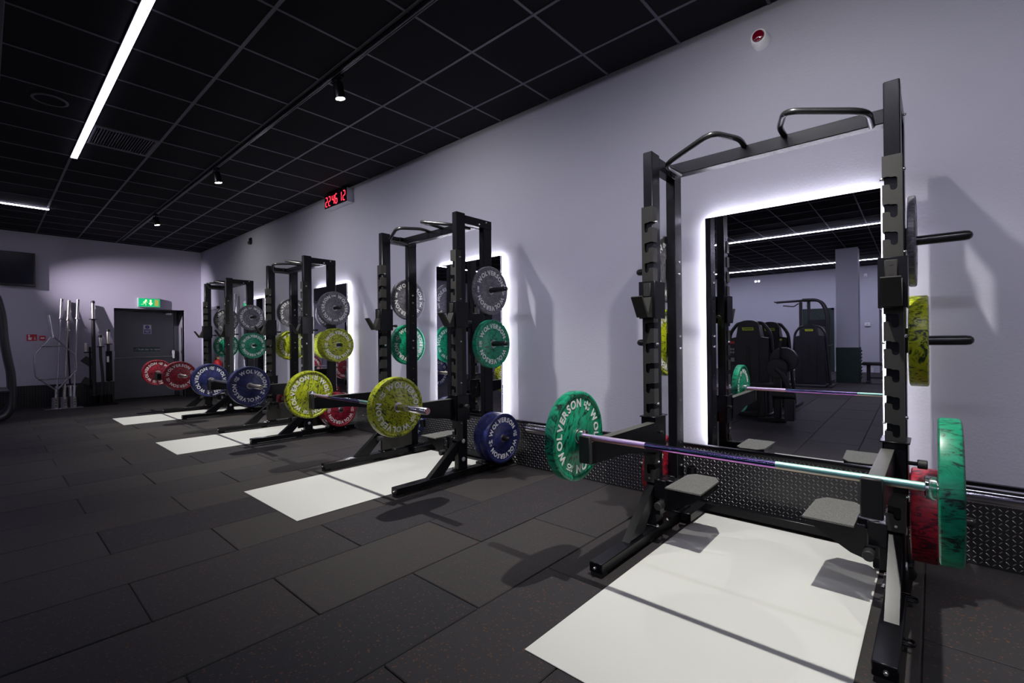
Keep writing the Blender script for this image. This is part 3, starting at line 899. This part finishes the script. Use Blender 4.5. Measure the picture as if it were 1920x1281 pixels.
# ------------------------------------------------------------------ wall clock, beacon, sensor
t = thing('digital_clock', 'red digit wall clock reading 22 46 12 above the racks', 'clock', (6.44, YW, 3.30))
M().box(-.325, .325, 0, .095, -.10, .10, .004).build('case', simple('silver_case', (.55, .54, .60), .35, .5), t)
M().box(-.318, .318, .093, .100, -.092, .095, .002).build('front_panel', SCREEN, t)
SEG = {'0': 'abcdef', '1': 'bc', '2': 'abged', '4': 'fgbc', '6': 'afgedc'}
def digit(m, ch, cx, w=.054, h=.132, th=.012):
    a = w / 2; b = h / 2
    def hseg(z): m.box(cx - a + .008, cx + a - .008, .100, .103, z - th / 2, z + th / 2)
    def vseg(x, z0, z1): m.box(x - th / 2, x + th / 2, .100, .103, z0 + .005, z1 - .005)
    for q in SEG[ch]:
        if q == 'a': hseg(b)
        if q == 'g': hseg(0)
        if q == 'd': hseg(-b)
        # the reader faces the wall along -y, so his left is +x
        if q == 'f': vseg(cx + a, 0, b)
        if q == 'b': vseg(cx - a, 0, b)
        if q == 'e': vseg(cx + a, -b, 0)
        if q == 'c': vseg(cx - a, -b, 0)
for ch, cx in (('2', .258), ('2', .170), ('4', .062), ('6', -.026), ('1', -.148), ('2', -.250)):
    m = M(); digit(m, ch, cx); m.build('digit', REDLED, t, smooth=False)
t = thing('alarm_beacon', 'round white alarm sounder with a dark red lens high on the wall', 'alarm', (.848, YW, 3.205))
M().lathe([(.058, 0), (.058, .01), (.048, .078), (.046, .082), (.038, .082), (.038, .05)], (0, 0, 0), (0, 1, 0), 36).build('body', WHITE, t)
M().lathe([(.038, .07), (.038, .083), (.033, .092), (.018, .098), (.0005, .1)], (0, 0, 0), (0, 1, 0), 36).build('lens', REDLENS, t)
t = thing('wall_sensor', 'small black movement sensor on the wall under the ceiling', 'sensor', (9.95, YW, 3.23))
M().box(-.05, .05, 0, .03, -.06, .06, .006).build('mount', BLACK, t)
M().lathe([(.035, 0), (.035, .03), (.02, .045), (.0005, .05)], (0, .02, -.03), (0, .8, -.5), 16).build('eye', RUB, t)

# ------------------------------------------------------------------ far wall: fire door, signs, television
door = struct(M().box(XF + .50, XF + .545, -3.055, -1.875, .01, 1.995, .002).build('door_1', DOORP, smooth=False))
fr = M()
fr.box(XF + .48, XF + .60, DY0, -3.06, 0, DZ, .003); fr.box(XF + .48, XF + .60, -3.06, DY1, 1.998, DZ, .003)
fr.build('door_frame', DOORD, door, smooth=False)
M().box(XF + .555, XF + .57, -2.475, -2.455, .05, 1.98).build('door_joint', DOORD, door, smooth=False)
pb = M().cyl((XF + .43, -3.02, .945), (XF + .43, -1.92, .935), .014, 12).build('push_bar', STEEL, door)
M().box(XF + .42, XF + .50, -3.05, -3.00, .90, 1.09, .004).build('latch_box', STEEL, pb)
M().box(XF + .42, XF + .50, -1.94, -1.89, .90, 1.09, .004).build('latch_box', STEEL, pb)
M().box(XF + .44, XF + .50, -3.0, -2.88, 1.93, 1.98, .004).build('door_closer', STEEL, door)
M().obox((XF + .44, -2.90, 1.965), (XF + .44, -2.30, 1.985), .02, .012).build('closer_arm', DOORD, door)
def face_far(x):      # reader looks along +x: his right is -y
    return lambda a, b, c: (x - c, -a, b)
t = thing('door_notice', 'white and blue fire door notice on the grey fire door', 'sign', (XF + .4995, -2.54, 1.585))
M().box(-.003, 0, -.075, .075, -.105, .105, .001).build('board', WHITE, t, smooth=False)
M().box(-.004, -.002, -.062, .062, -.095, .0).build('text_panel', BLUESIGN, t, smooth=False)
M().lathe([(.0005, .0042), (.04, .0042), (.04, .002)], (0, 0, .052), (-1, 0, 0), 24).build('blue_disc', BLUESIGN, t, smooth=False)
m = M(); text_mesh(m, '!', .06, lambda a, b, c: (-.0042 - c, -a, b + .031), .02); m.build('mark', WHITE, t, smooth=False, fix=False)
m = M()
for i, wd in enumerate((.05, .045, .03)): m.box(-.0048, -.004, -wd, wd, -.034 - .02 * i, -.024 - .02 * i)
m.build('text_line', WHITE, t, smooth=False)
t = thing('push_bar_sign', 'dark green sign reading push bar to open on the fire door', 'sign', (XF + .4995, -2.53, 1.12))
M().box(-.004, 0, -.25, .25, -.05, .05, .001).build('board', simple('sign_green', (.012, .055, .045), .4), t, smooth=False)
m = M()
text_mesh(m, 'Push bar to open', .055, lambda a, b, c: (-.004 - c, -(a + .045), b - .02), .012, .09)
m.tube([(-.0045, .225, .0), (-.0045, .21, -.022), (-.0045, .178, .03)], .005, 6)
m.build('lettering', LETTER, t, smooth=False, fix=False)
t = thing('exit_sign', 'lit green exit sign with running man above the fire door', 'sign', (XF, -2.475, 2.165))
M().box(-.075, 0, -.205, .205, -.105, .105, .006).build('case', simple('sign_case', (.35, .42, .40), .4), t)
M().box(-.079, -.074, -.192, .192, -.092, .092, .002).build('panel', EXITG, t, smooth=False)
m = M()
pp = lambda a, b: (-.081, -a, b)
def flat(m, pts):
    m.prism([(-a, b) for a, b in pts], 0, -.0815, -.079)
flat(m, [(.030 * 1 - .09 + .018 * math.cos(q * PI / 5), .052 + .018 * math.sin(q * PI / 5)) for q in range(10)])
m.tube([pp(-.068, .035), pp(-.088, -.012)], .0125, 8, r2=.002)
m.tube([pp(-.088, -.012), pp(-.060, -.030), pp(-.066, -.066)], .009, 8, r2=.002)
m.tube([pp(-.088, -.012), pp(-.112, -.040), pp(-.150, -.044)], .009, 8, r2=.002)
m.tube([pp(-.070, .028), pp(-.045, .006), pp(-.030, .020)], .007, 8, r2=.002)
m.tube([pp(-.074, .028), pp(-.104, .020), pp(-.112, -.008)], .007, 8, r2=.002)
m.build('running_figure', EXITY, t, smooth=False)
m = M(); flat(m, [(.008, .065), (.038, .065), (.038, -.005), (.062, -.005), (.023, -.065), (-.016, -.005), (.008, -.005)])
m.build('arrow', EXITY, t, smooth=False)
m = M(); flat(m, [(.098, .07), (.165, .07), (.165, -.07), (.098, -.07)])
m.build('door_symbol', simple('sign_door', (.75, .68, .12), .4), t, smooth=False)
tv = thing('television', 'large dark television on a bracket high on the wall by the linear light', 'television', (XF, -.10, 2.70))
M().box(-.115, -.05, -.575, .575, -.325, .325, .008).build('case', RUB, tv)
M().box(-.1165, -.114, -.555, .555, -.285, .310, .001).build('screen', SCREEN, tv, smooth=False)
M().box(-.05, -.003, -.2, .2, -.15, .15, .004).build('bracket', BLACK, tv)
for nm, y, z, w, h, lab in (('fire_action_sign', -.625, 1.385, .072, .063, 'red sign with a white pressing hand above the tread plate'), ('call_point_sign', -.772, 1.375, .045, .045, 'small red call point with a white strip beside the hand sign')):
    t = thing(nm, lab, 'sign', (XF, y, z))
    M().box(-.004 if nm[0] == 'f' else -.04, 0, -w, w, -h, h, .002).build('board', REDSIGN, t, smooth=False)
    m = M()
    if nm[0] == 'f':
        m.box(-.0055, -.003, .005, .05, -.045, -.01); m.box(-.0055, -.003, .030, .045, -.012, .030)
        for q in range(3): m.box(-.0055, -.003, -.012 + .012 * q + .006, -.004 + .012 * q + .006, -.012, .004)
        m.lathe([(.0005, .0055), (.014, .0055), (.014, .003)], (0, .038, .042), (-1, 0, 0), 14)
        for q in range(4): m.box(-.0055, -.003, -.055 + .004 * q, -.030 - .003 * q, -.04 + .02 * q, -.030 + .02 * q)
    else:
        m.box(-.043, -.039, -.028, .028, -.012, .012)
    m.build('white_symbol', LETTER, t, smooth=False)

# ------------------------------------------------------------------ vertical bar holder with bars (far wall)
def vbar(name, label, cat, base, top, col_z, mat, sl_mat, group=None, tip=True):
    b = Vector(base); d = (Vector(top) - b); L = d.length
    rot = d.to_track_quat('Z', 'Y').to_euler()
    t = thing(name, label, cat, base, rot, group)
    M().cyl((0, 0, .42), (0, 0, L - .42), .0145, 16).build('shaft', mat, t)
    for a, e, sg in ((.40, 0, 1), (L - .40, L, -1)):
        M().lathe([(.0145, a + .03 * sg * .5), (.038, a + .015 * sg), (.038, a - .012 * sg), (.027, a - .014 * sg), (.027, e + .004 * sg), (.023, e), (.0005, e)], (0, 0, 0), (0, 0, 1), 20).build('sleeve', sl_mat, t)
    return t
hx, hy = 12.62, -1.03
t = thing('bar_stand', 'grey floor stand of three short tubes holding upright bars', 'bar holder', (hx, hy, 0))
M().box(-.11, .11, -.27, .27, 0, .012, .002).build('base_plate', STEEL, t)
HOL = [(12.62, -.905), (12.62, -1.03), (12.62, -1.17)]
for (x, y) in HOL:
    m = M().lathe([(.052, .012), (.060, .012), (.060, .225), (.052, .225)], (x - hx, y - hy, 0), (0, 0, 1), 20, closed=True)
    p = m.build('holder_tube', STEEL, t)
    for z in (.07, .12, .17):
        M().lathe([(.0005, .002), (.010, .002), (.010, 0)], (x - hx - .060, y - hy - .01, z), (-1, 0, 0), 10).build('tube_hole', RUB, p)
BL = 'upright bars in the floor stand'
vbar('upright_barbell', 'chrome barbell leaning behind the hexagonal trap bar in the stand', 'barbell', (12.73, -.93, .014), (13.09, -1.05, 2.16), 0, DULL, DULL, BL)
vbar('upright_barbell', 'worn barbell in the middle tube of the stand, its sleeve brass toned', 'barbell', (12.602, -1.025, .024), (12.99, -1.15, 2.13), 0, WORN, WORN, BL)
vbar('upright_barbell', 'short black-shafted bar behind the middle tube of the stand', 'barbell', (12.84, -1.15, .014), (13.11, -1.12, 1.93), 0, BLACK, STEEL, BL)
vbar('upright_barbell', 'chrome barbell in the stand tube closest to the fire door', 'barbell', (12.600, -1.165, .024), (13.02, -1.285, 2.16), 0, DULL, DULL, BL)
# hexagonal trap bar
XH = 12.602
t = thing('trap_bar', 'chrome hexagonal trap bar standing upright in the floor stand', 'trap bar', (XH, -.885, .014), (0, R(3), 0))
loop = [(0, -.02, .36), (0, .235, .62), (0, .25, .745), (0, .255, 1.03), (0, .02, 1.375), (0, -.02, 1.375), (0, -.315, 1.02), (0, -.335, .72), (0, -.06, .36), (0, -.02, .36)]
M().tube(loop, .0135, 12, .012, 3).build('hex_frame', DULL, t)
M().tube([(0, -.025, 0), (0, -.04, .37)], .0245, 16).build('sleeve', CHROME, t)
M().tube([(0, .005, 1.36), (0, .06, 1.80)], .0255, 16).build('sleeve', CHROME, t)
for z, y0, y1 in ((1.185, .125, -.17), (.565, .17, -.24)):
    M().tube([(-.075, y0 + .04, z), (-.075, y1, z + .012)], .0125, 12).tube([(-.075, y0 + .02, z), (0, y0 + .02, z)], .010, 8).tube([(-.075, y1 + .02, z + .012), (0, y1 + .02, z + .012)], .010, 8).build('handle', CHROME, t)

# black stand with specialty bars
t = thing('specialty_bar_stand', 'low black floor stand holding the black specialty bars', 'bar holder', (12.72, -1.60, 0))
M().box(-.16, .16, -.24, .24, 0, .03, .004).build('base_plate', BLACK, t)
for y in (.11, .005, -.12):
    M().lathe([(.050, .03), (.056, .03), (.056, .20), (.050, .20)], (0, y, 0), (0, 0, 1), 18, closed=True).build('holder_tube', BLACK, t)
def sbar(label, y, ztop, zc, body, x=12.72, name='specialty_bar'):
    t = thing(name, label, 'barbell', (x - .008, y, .032), (0, R(3), 0), 'black specialty bars')
    M().lathe([(.031, zc), (.031, ztop - .03), (.026, ztop - .008), (.012, ztop), (.0005, ztop)], (0, 0, 0), (0, 0, 1), 18).build('sleeve', WARMSTEEL, t)
    M().lathe([(.033, ztop - .05), (.033, ztop - .02), (.026, ztop + .002), (.0005, ztop + .008)], (0, 0, 0), (0, 0, 1), 18).build('end_cap', RUB, t)
    M().lathe([(.025, zc - .005), (.068, zc - .003), (.068, zc + .008), (.025, zc + .01)], (0, 0, 0), (0, 0, 1), 20).build('collar', BLACK, t)
    body(t, zc)
    return t
def b1(t, zc):
    M().lathe([(.0005, 0), (.032, 0), (.032, zc), (.0005, zc)], (0, 0, 0), (0, 0, 1), 14).build('shaft', RUB, t)
    M().box(-.03, .03, .04, .075, .30, 1.16, .006).build('side_post', BLACK, t)
    M().cyl((0, .12, 1.06), (0, .12, 1.24), .031, 16, .006).build('side_peg', WARMSTEEL, t)
    M().box(-.03, .03, .03, .15, 1.04, 1.06, .003).build('peg_bracket', BLACK, t)
    M().obox((0, .02, .80), (0, .16, .93), .13, .05, up=(1, 0, 0)).build('shoulder_pad', RUB, t)
    M().obox((0, .02, .42), (0, .17, .50), .13, .05, up=(1, 0, 0)).build('shoulder_pad', RUB, t)
def b2(t, zc):
    M().tube([(0, -.012, 0), (0, -.012, .25), (0, -.03, .45), (0, -.02, .70), (0, 0, .95), (0, 0, zc)], .024, 14, .15, 5).build('shaft', RUB, t)
def b3(t, zc):
    M().cyl((0, 0, 0), (0, 0, zc), .026, 14).build('shaft', RUB, t)
    M().box(-.045, .045, -.055, .045, .45, 1.07, .01).build('frame_tube', BLACK, t)
    M().box(-.047, -.044, .0, .035, .84, .96).build('label_patch', WHITE, t, smooth=False)
sbar('tall black specialty bar with shoulder pads, highest of the three black bars', -1.49, 2.10, 1.72, b1)
sbar('slim curved black bar with a short steel sleeve, lowest of the black bars', -1.595, 1.40, 1.16, b2)
sbar('stout black bar with a steel sleeve beside the fire door', -1.72, 1.52, 1.21, b3)

# chrome barbell leaning on the wall, fire extinguisher, side door
t = vbar('leaning_barbell', 'chrome barbell leaning on the wall between the blue and red plated racks', 'barbell', (10.40, -3.30, .004), (10.62, -3.435, 2.24), 0, CHROME, CHROME)
t = thing('fire_extinguisher', 'red fire extinguisher on the wall beyond the farthest rack', 'fire extinguisher', (11.62, -3.385, 0))
M().lathe([(.0005, .34), (.070, .34), (.078, .36), (.078, .80), (.070, .845), (.04, .875), (.025, .885), (.025, .90)], (0, 0, 0), (0, 0, 1), 28).build('cylinder', RED, t)
M().box(-.018, .018, -.018, .018, .89, .95, .004).build('valve', BRASS, t)
M().obox((.0, 0, .955), (-.11, .0, .985), .02, .008).obox((.0, 0, .935), (-.10, .0, .945), .02, .008).build('lever', BLACK, t)
M().tube([(.01, 0, .92), (.09, .02, .88), (.095, .02, .60), (.085, .02, .45)], .011, 10, .06, 4).build('hose', RUB, t)
M().lathe([(.0787, .52), (.0787, .70)], (0, 0, 0), (0, 0, 1), 28).build('label_band', simple('extinguisher_label', (.55, .06, .06), .5), t)
M().box(-.03, .03, -.115, -.06, .55, .70, .003).build('wall_bracket', BLACK, t)
d2 = struct(M().box(11.90, 12.80, YW, YW + .02, .438, 2.0, .002).build('door_2', simple('side_door_grey', (.14, .14, .17), .45), smooth=False))
fr = M(); fr.box(11.82, 11.90, YW, YW + .04, .438, 2.07, .003); fr.box(12.80, 12.88, YW, YW + .04, .438, 2.07, .003); fr.box(11.82, 12.88, YW, YW + .04, 2.0, 2.07, .003)
fr.build('door_frame', simple('side_frame_grey', (.26, .26, .30), .45), d2, smooth=False)
M().box(12.70, 12.74, YW + .02, YW + .06, 1.0, 1.14, .003).build('door_handle', STEEL, d2)

# ------------------------------------------------------------------ strength machines (one at the frame edge, others met in the mirror)
SHROUD = simple('machine_shroud', (.016, .016, .021), .42, bump=.1, bscale=600)
MTUBE = simple('machine_tube', (.030, .030, .034), .33)
PAD = simple('black_upholstery', (.014, .014, .016), .5)
def badge(parent, x, y, z, ny):
    b = M().prism([(x - .085, z - .024), (x + .075, z - .024), (x + .085, z + .024), (x - .075, z + .024)], 1, y, y + ny * .004).build('badge', YEL, parent, smooth=False)
    m = M()
    for q in range(7): m.box(x - .062 + .018 * q, x - .050 + .018 * q, y + ny * .004, y + ny * .0055, z - .006, z + .008 + .003 * (q % 2))
    m.build('badge_marking', RUB, b, smooth=False)
def stack_machine(name, label, loc, rot, extras, hgt=1.47, wid=.62, placard=True):
    t = thing(name, label, 'gym machine', loc, (0, 0, rot), None)
    w = wid / 2
    M().box(-w - .02, w + .02, -.10, .62, 0, .06, .01).build('base_frame', MTUBE, t)
    pts = [(-w, .05)] + [(-w, hgt - .28)] + [(-w * .62 - .0, hgt - .26)] + [(-w * .5 * math.cos(PI * (k / 8)) - .0, hgt - .06 + .06 * math.sin(PI * k / 8)) for k in range(9)] + [(w * .62, hgt - .26), (w, hgt - .28), (w, .05)]
    M().prism(pts, 1, -.06, .16).build('weight_shroud', SHROUD, t)
    M().box(-.15, .15, -.068, -.058, .10, hgt - .10, .004).build('centre_panel', SHROUD, t)
    M().box(-.028, .028, -.0695, -.066, .52, 1.08, .002).build('stack_window', RUB, t)
    badge(t, 0, -.069, hgt - .135, -1)
    if placard:
        p = M().box(.19, .27, -.064, -.059, .78, 1.16, .002).build('instruction_placard', RUB, t, smooth=False)
        M().box(.195, .265, -.0655, -.0635, 1.11, 1.145).build('red_heading', RED, p, smooth=False)
        q = M()
        for a in range(2):
            for b in range(2): q.box(.20 + .035 * a, .225 + .035 * a, -.0655, -.0635, .96 + .05 * b, .99 + .05 * b)
        q.box(.20, .25, -.0655, -.0635, .83, .89)
        q.build('diagram', simple('placard_grey', (.35, .35, .38), .5), p, smooth=False)
    for sx in (-1, 1):
        M().tube([(sx * (w + .10), .05, .06), (sx * (w + .06), .05, .60), (sx * (w + .01), .05, hgt - .20), (sx * (w - .10), .05, hgt - .05), (sx * .10, .05, hgt - .04)], .038, 14, .16, 6, r2=.026).build('guard_tube', MTUBE, t)
        M().box(sx * (w + .10) - .04, sx * (w + .10) + .04, -.06, .60, 0, .05, .008).build('floor_rail', MTUBE, t)
    extras(t, w)
    return t
def seat_extras(t, w):
    M().box(-.22, .22, .55, 1.0, .44, .52, .03).build('seat_pad', PAD, t)
    M().obox((0, .52, .52), (0, .40, 1.1), .36, .07, up=(1, 0, 0), c=.02).build('back_pad', PAD, t)
    M().box(-.05, .05, .16, 1.0, .06, .14, .01).build('spine_tube', MTUBE, t)
    M().box(-.045, .045, .70, .80, .12, .45, .01).build('seat_post', MTUBE, t)
    for sx in (-1, 1):
        M().tube([(sx * .30, .55, .95), (sx * .34, .95, .98), (sx * .34, 1.05, .98)], .018, 10, .05, 4).build('hand_grip', RUB, t)
def cam_extras(t, w):
    seat_extras(t, w)
    M().lathe([(.0005, -.03), (.16, -.03), (.17, 0), (.16, .03), (.0005, .03)], (w + .12, .25, .78), (0, 1, 0), 28).build('cam_disc', SHROUD, t)
    M().lathe([(.0005, -.03), (.13, -.03), (.14, 0), (.13, .03), (.0005, .03)], (w + .16, .40, .92), (0, 1, 0), 28).build('cam_disc', SHROUD, t)
    M().tube([(w + .12, .20, .76), (w + .20, .18, .70), (w + .30, .16, .45)], .035, 12, .06, 4).build('lever_arm', MTUBE, t)
    M().cyl((w + .20, .14, .40), (w + .48, .10, .40), .055, 20, .008).build('roller_pad', PAD, t)
    M().tube([(w + .16, .36, .92), (w + .20, .30, 1.22)], .014, 10).build('start_lever', MTUBE, t)
    M().lathe([(.0005, .03), (.018, .02), (.018, 0)], (w + .20, .30, 1.21), (0, 0, 1), 12).build('lever_cap', YEL, t)
stack_machine('leg_machine', 'black leg machine facing the mirror beside the open floor', (2.03, 1.02, 0), 0, lambda t, w: None, 1.47, .56)
stack_machine('leg_curl_machine', 'black leg machine with round cams, behind the first leg machine', (2.00, 2.30, 0), 0, lambda t, w: None, 1.47, .50, False)
t = thing('leg_extension', 'black lever leg extension unit beside the leg machine', 'gym machine', (1.52, .62, 0))
M().box(-.06, .30, -.05, .05, 0, .06, .01).build('base_frame', MTUBE, t)
M().box(.0, .09, -.045, .045, .06, .74, .01).build('post', MTUBE, t)
M().lathe([(.0005, -.03), (.125, -.03), (.135, 0), (.125, .03), (.0005, .03)], (.04, -.08, .77), (0, 1, 0), 28).build('cam_disc', SHROUD, t)
M().lathe([(.0005, -.03), (.17, -.03), (.18, 0), (.17, .03), (.0005, .03)], (-.02, .10, .88), (0, 1, 0), 28).build('cam_disc', SHROUD, t)
M().tube([(.04, -.12, .76), (-.03, -.13, .70), (-.13, -.14, .46)], .034, 12, .06, 4).build('lever_arm', MTUBE, t)
M().cyl((-.20, -.16, .40), (.08, -.18, .40), .05, 20, .008).build('roller_pad', PAD, t)
M().box(-.19, -.07, -.22, -.10, .06, .36, .01).build('roller_post', MTUBE, t)
M().tube([(.03, .06, .88), (.0, .0, 1.16)], .014, 10).build('start_lever', MTUBE, t)
M().lathe([(.0005, .03), (.018, .02), (.018, 0)], (0, 0, 1.155), (0, 0, 1), 12).build('lever_cap', YEL, t)
M().box(.06, .42, -.22, .22, .46, .54, .03).build('seat_pad', PAD, t)
M().box(.20, .28, -.04, .04, .06, .46, .01).build('seat_post', MTUBE, t)
stack_machine('chest_machine', 'black chest machine with arching side tubes before the column', (1.98, 6.15, 0), 0, seat_extras, 1.48, .60, False)
t = thing('cable_tower', 'tall black pulley tower with overhead handles beside the column', 'gym machine', (2.20, 7.45, 0))
M().box(-.50, .50, -.25, .55, 0, .06, .01).build('base_frame', MTUBE, t)
for x in (-.02, .16): M().box(x - .035, x + .035, -.04, .04, .06, 2.10, .008).build('mast', MTUBE, t)
for y in (-.16, .10): M().tube([(-.42, y, .06), (-.44, y, 1.75), (-.30, y, 2.13), (.10, y, 2.14)], .036, 14, .22, 6).build('guard_tube', MTUBE, t)
M().tube([(-.1, 0, 2.14), (.72, 0, 2.12)], .030, 12).build('overhead_arm', MTUBE, t)
M().tube([(.20, -.06, 2.06), (.30, -.10, 1.98), (.55, -.10, 2.02)], .014, 10, .04, 4).build('hand_grip', RUB, t)
M().tube([(.72, -.25, 2.12), (.72, .25, 2.12)], .016, 10).build('hand_grip', RUB, t)
M().box(-.38, -.06, -.05, .12, .10, 1.45, .01).build('weight_stack', simple('stack_grey', (.10, .10, .115), .4), t)
M().box(-.40, -.02, -.06, .13, 1.45, 1.62, .01).build('stack_cover', SHROUD, t)
M().tube([(.04, 0, 2.0), (-.30, 0, 1.62)], .004, 6).build('cable', RUB, t)
t = thing('flat_bench', 'low black flat bench standing beyond the column', 'bench', (.74, 8.12, 0))
M().box(-.38, .38, -.14, .14, .44, .52, .02).build('pad', PAD, t)
for x in (-.25, .25):
    M().box(x - .04, x + .04, -.04, .04, .05, .44, .005).build('leg', MTUBE, t)
    M().box(x - .04, x + .04, -.25, .25, 0, .05, .006).build('leg_foot', MTUBE, t)
M().box(-.25, .25, -.025, .025, .10, .15, .004).build('stretcher', MTUBE, t)
d3 = struct(M().box(2.22, 3.0, YB - .03, YB, .0, 2.06, .003).build('door_3', GREEND, smooth=False))
fr = M(); fr.box(2.14, 2.22, YB - .04, YB, 0, 2.13, .003); fr.box(3.0, 3.08, YB - .04, YB, 0, 2.13, .003); fr.box(2.14, 3.08, YB - .04, YB, 2.06, 2.13, .003)
fr.build('door_frame', GREEND, d3, smooth=False)
t = thing('emergency_light', 'small white twin emergency light on the wall opposite the racks', 'emergency light', (4.45, YB, 3.22))
M().box(-.10, .10, -.06, 0, -.05, .05, .006).build('case', WHITE, t)
for x in (-.055, .055): M().lathe([(.0005, .02), (.03, .012), (.03, 0)], (x, -.06, 0), (0, -1, 0), 14).build('lamp', emit('emergency_lamp', (1, 1, 1), 4.0), t)
t = thing('light_switch', 'small pale switch box on the wall past the column', 'switch', (1.25, YB, 1.55))
M().box(-.07, .07, -.05, 0, -.06, .06, .006).build('case', WHITE, t); M().box(-.03, .03, -.058, -.05, -.03, .03, .003).build('rocker', SKIRT, t)
t = thing('motion_sensor', 'small pale motion sensor high on the wall past the column', 'sensor', (1.28, YB, 3.12))
M().box(-.05, .05, -.05, 0, -.07, .07, .015).build('case', WHITE, t); M().lathe([(.0005, .02), (.025, .01), (.028, 0)], (0, -.05, -.02), (0, -1, 0), 14).build('lens', SKIRT, t)

# machine at the edge of the frame, by the far wall
t = thing('pulldown_machine', 'tall dark machine with thick curved frame tubes beside the television wall', 'gym machine', (10.9, .45, 0))
for sx in (0, .55):
    M().tube([(sx, .40, 2.08), (sx, -.30, 2.12), (sx, -.58, 2.06), (sx, -.645, 1.72), (sx, -.665, 1.30), (sx, -.71, .95), (sx, -.735, .80), (sx, -.75, .45), (sx, -.735, .22), (sx, -.66, .09), (sx, -.50, .055), (sx, .50, .055)], .055, 16, .14, 5, r2=.050).build('frame_tube', MTUBE, t)
    M().tube([(sx, -.735, .50), (sx, .30, .52)], .042, 14).build('cross_tube', MTUBE, t)
M().box(.10, .45, .0, .50, .06, 1.75, .02).build('weight_shroud', SHROUD, t)
M().box(-.02, .57, -.45, -.38, .02, .09, .01).build('floor_stay', MTUBE, t)
M().obox((.27, -.42, .09), (.27, -.42, .46), .07, .07, up=(1, 0, 0)).build('seat_post', MTUBE, t)
M().box(.08, .46, -.58, -.22, .46, .54, .03).build('seat_pad', PAD, t)
M().tube([(.27, .30, 1.75), (.27, .30, 2.10)], .03, 12).tube([(-.02, .2, 2.10), (.57, .2, 2.10)], .03, 12).build('head_frame', MTUBE, t)
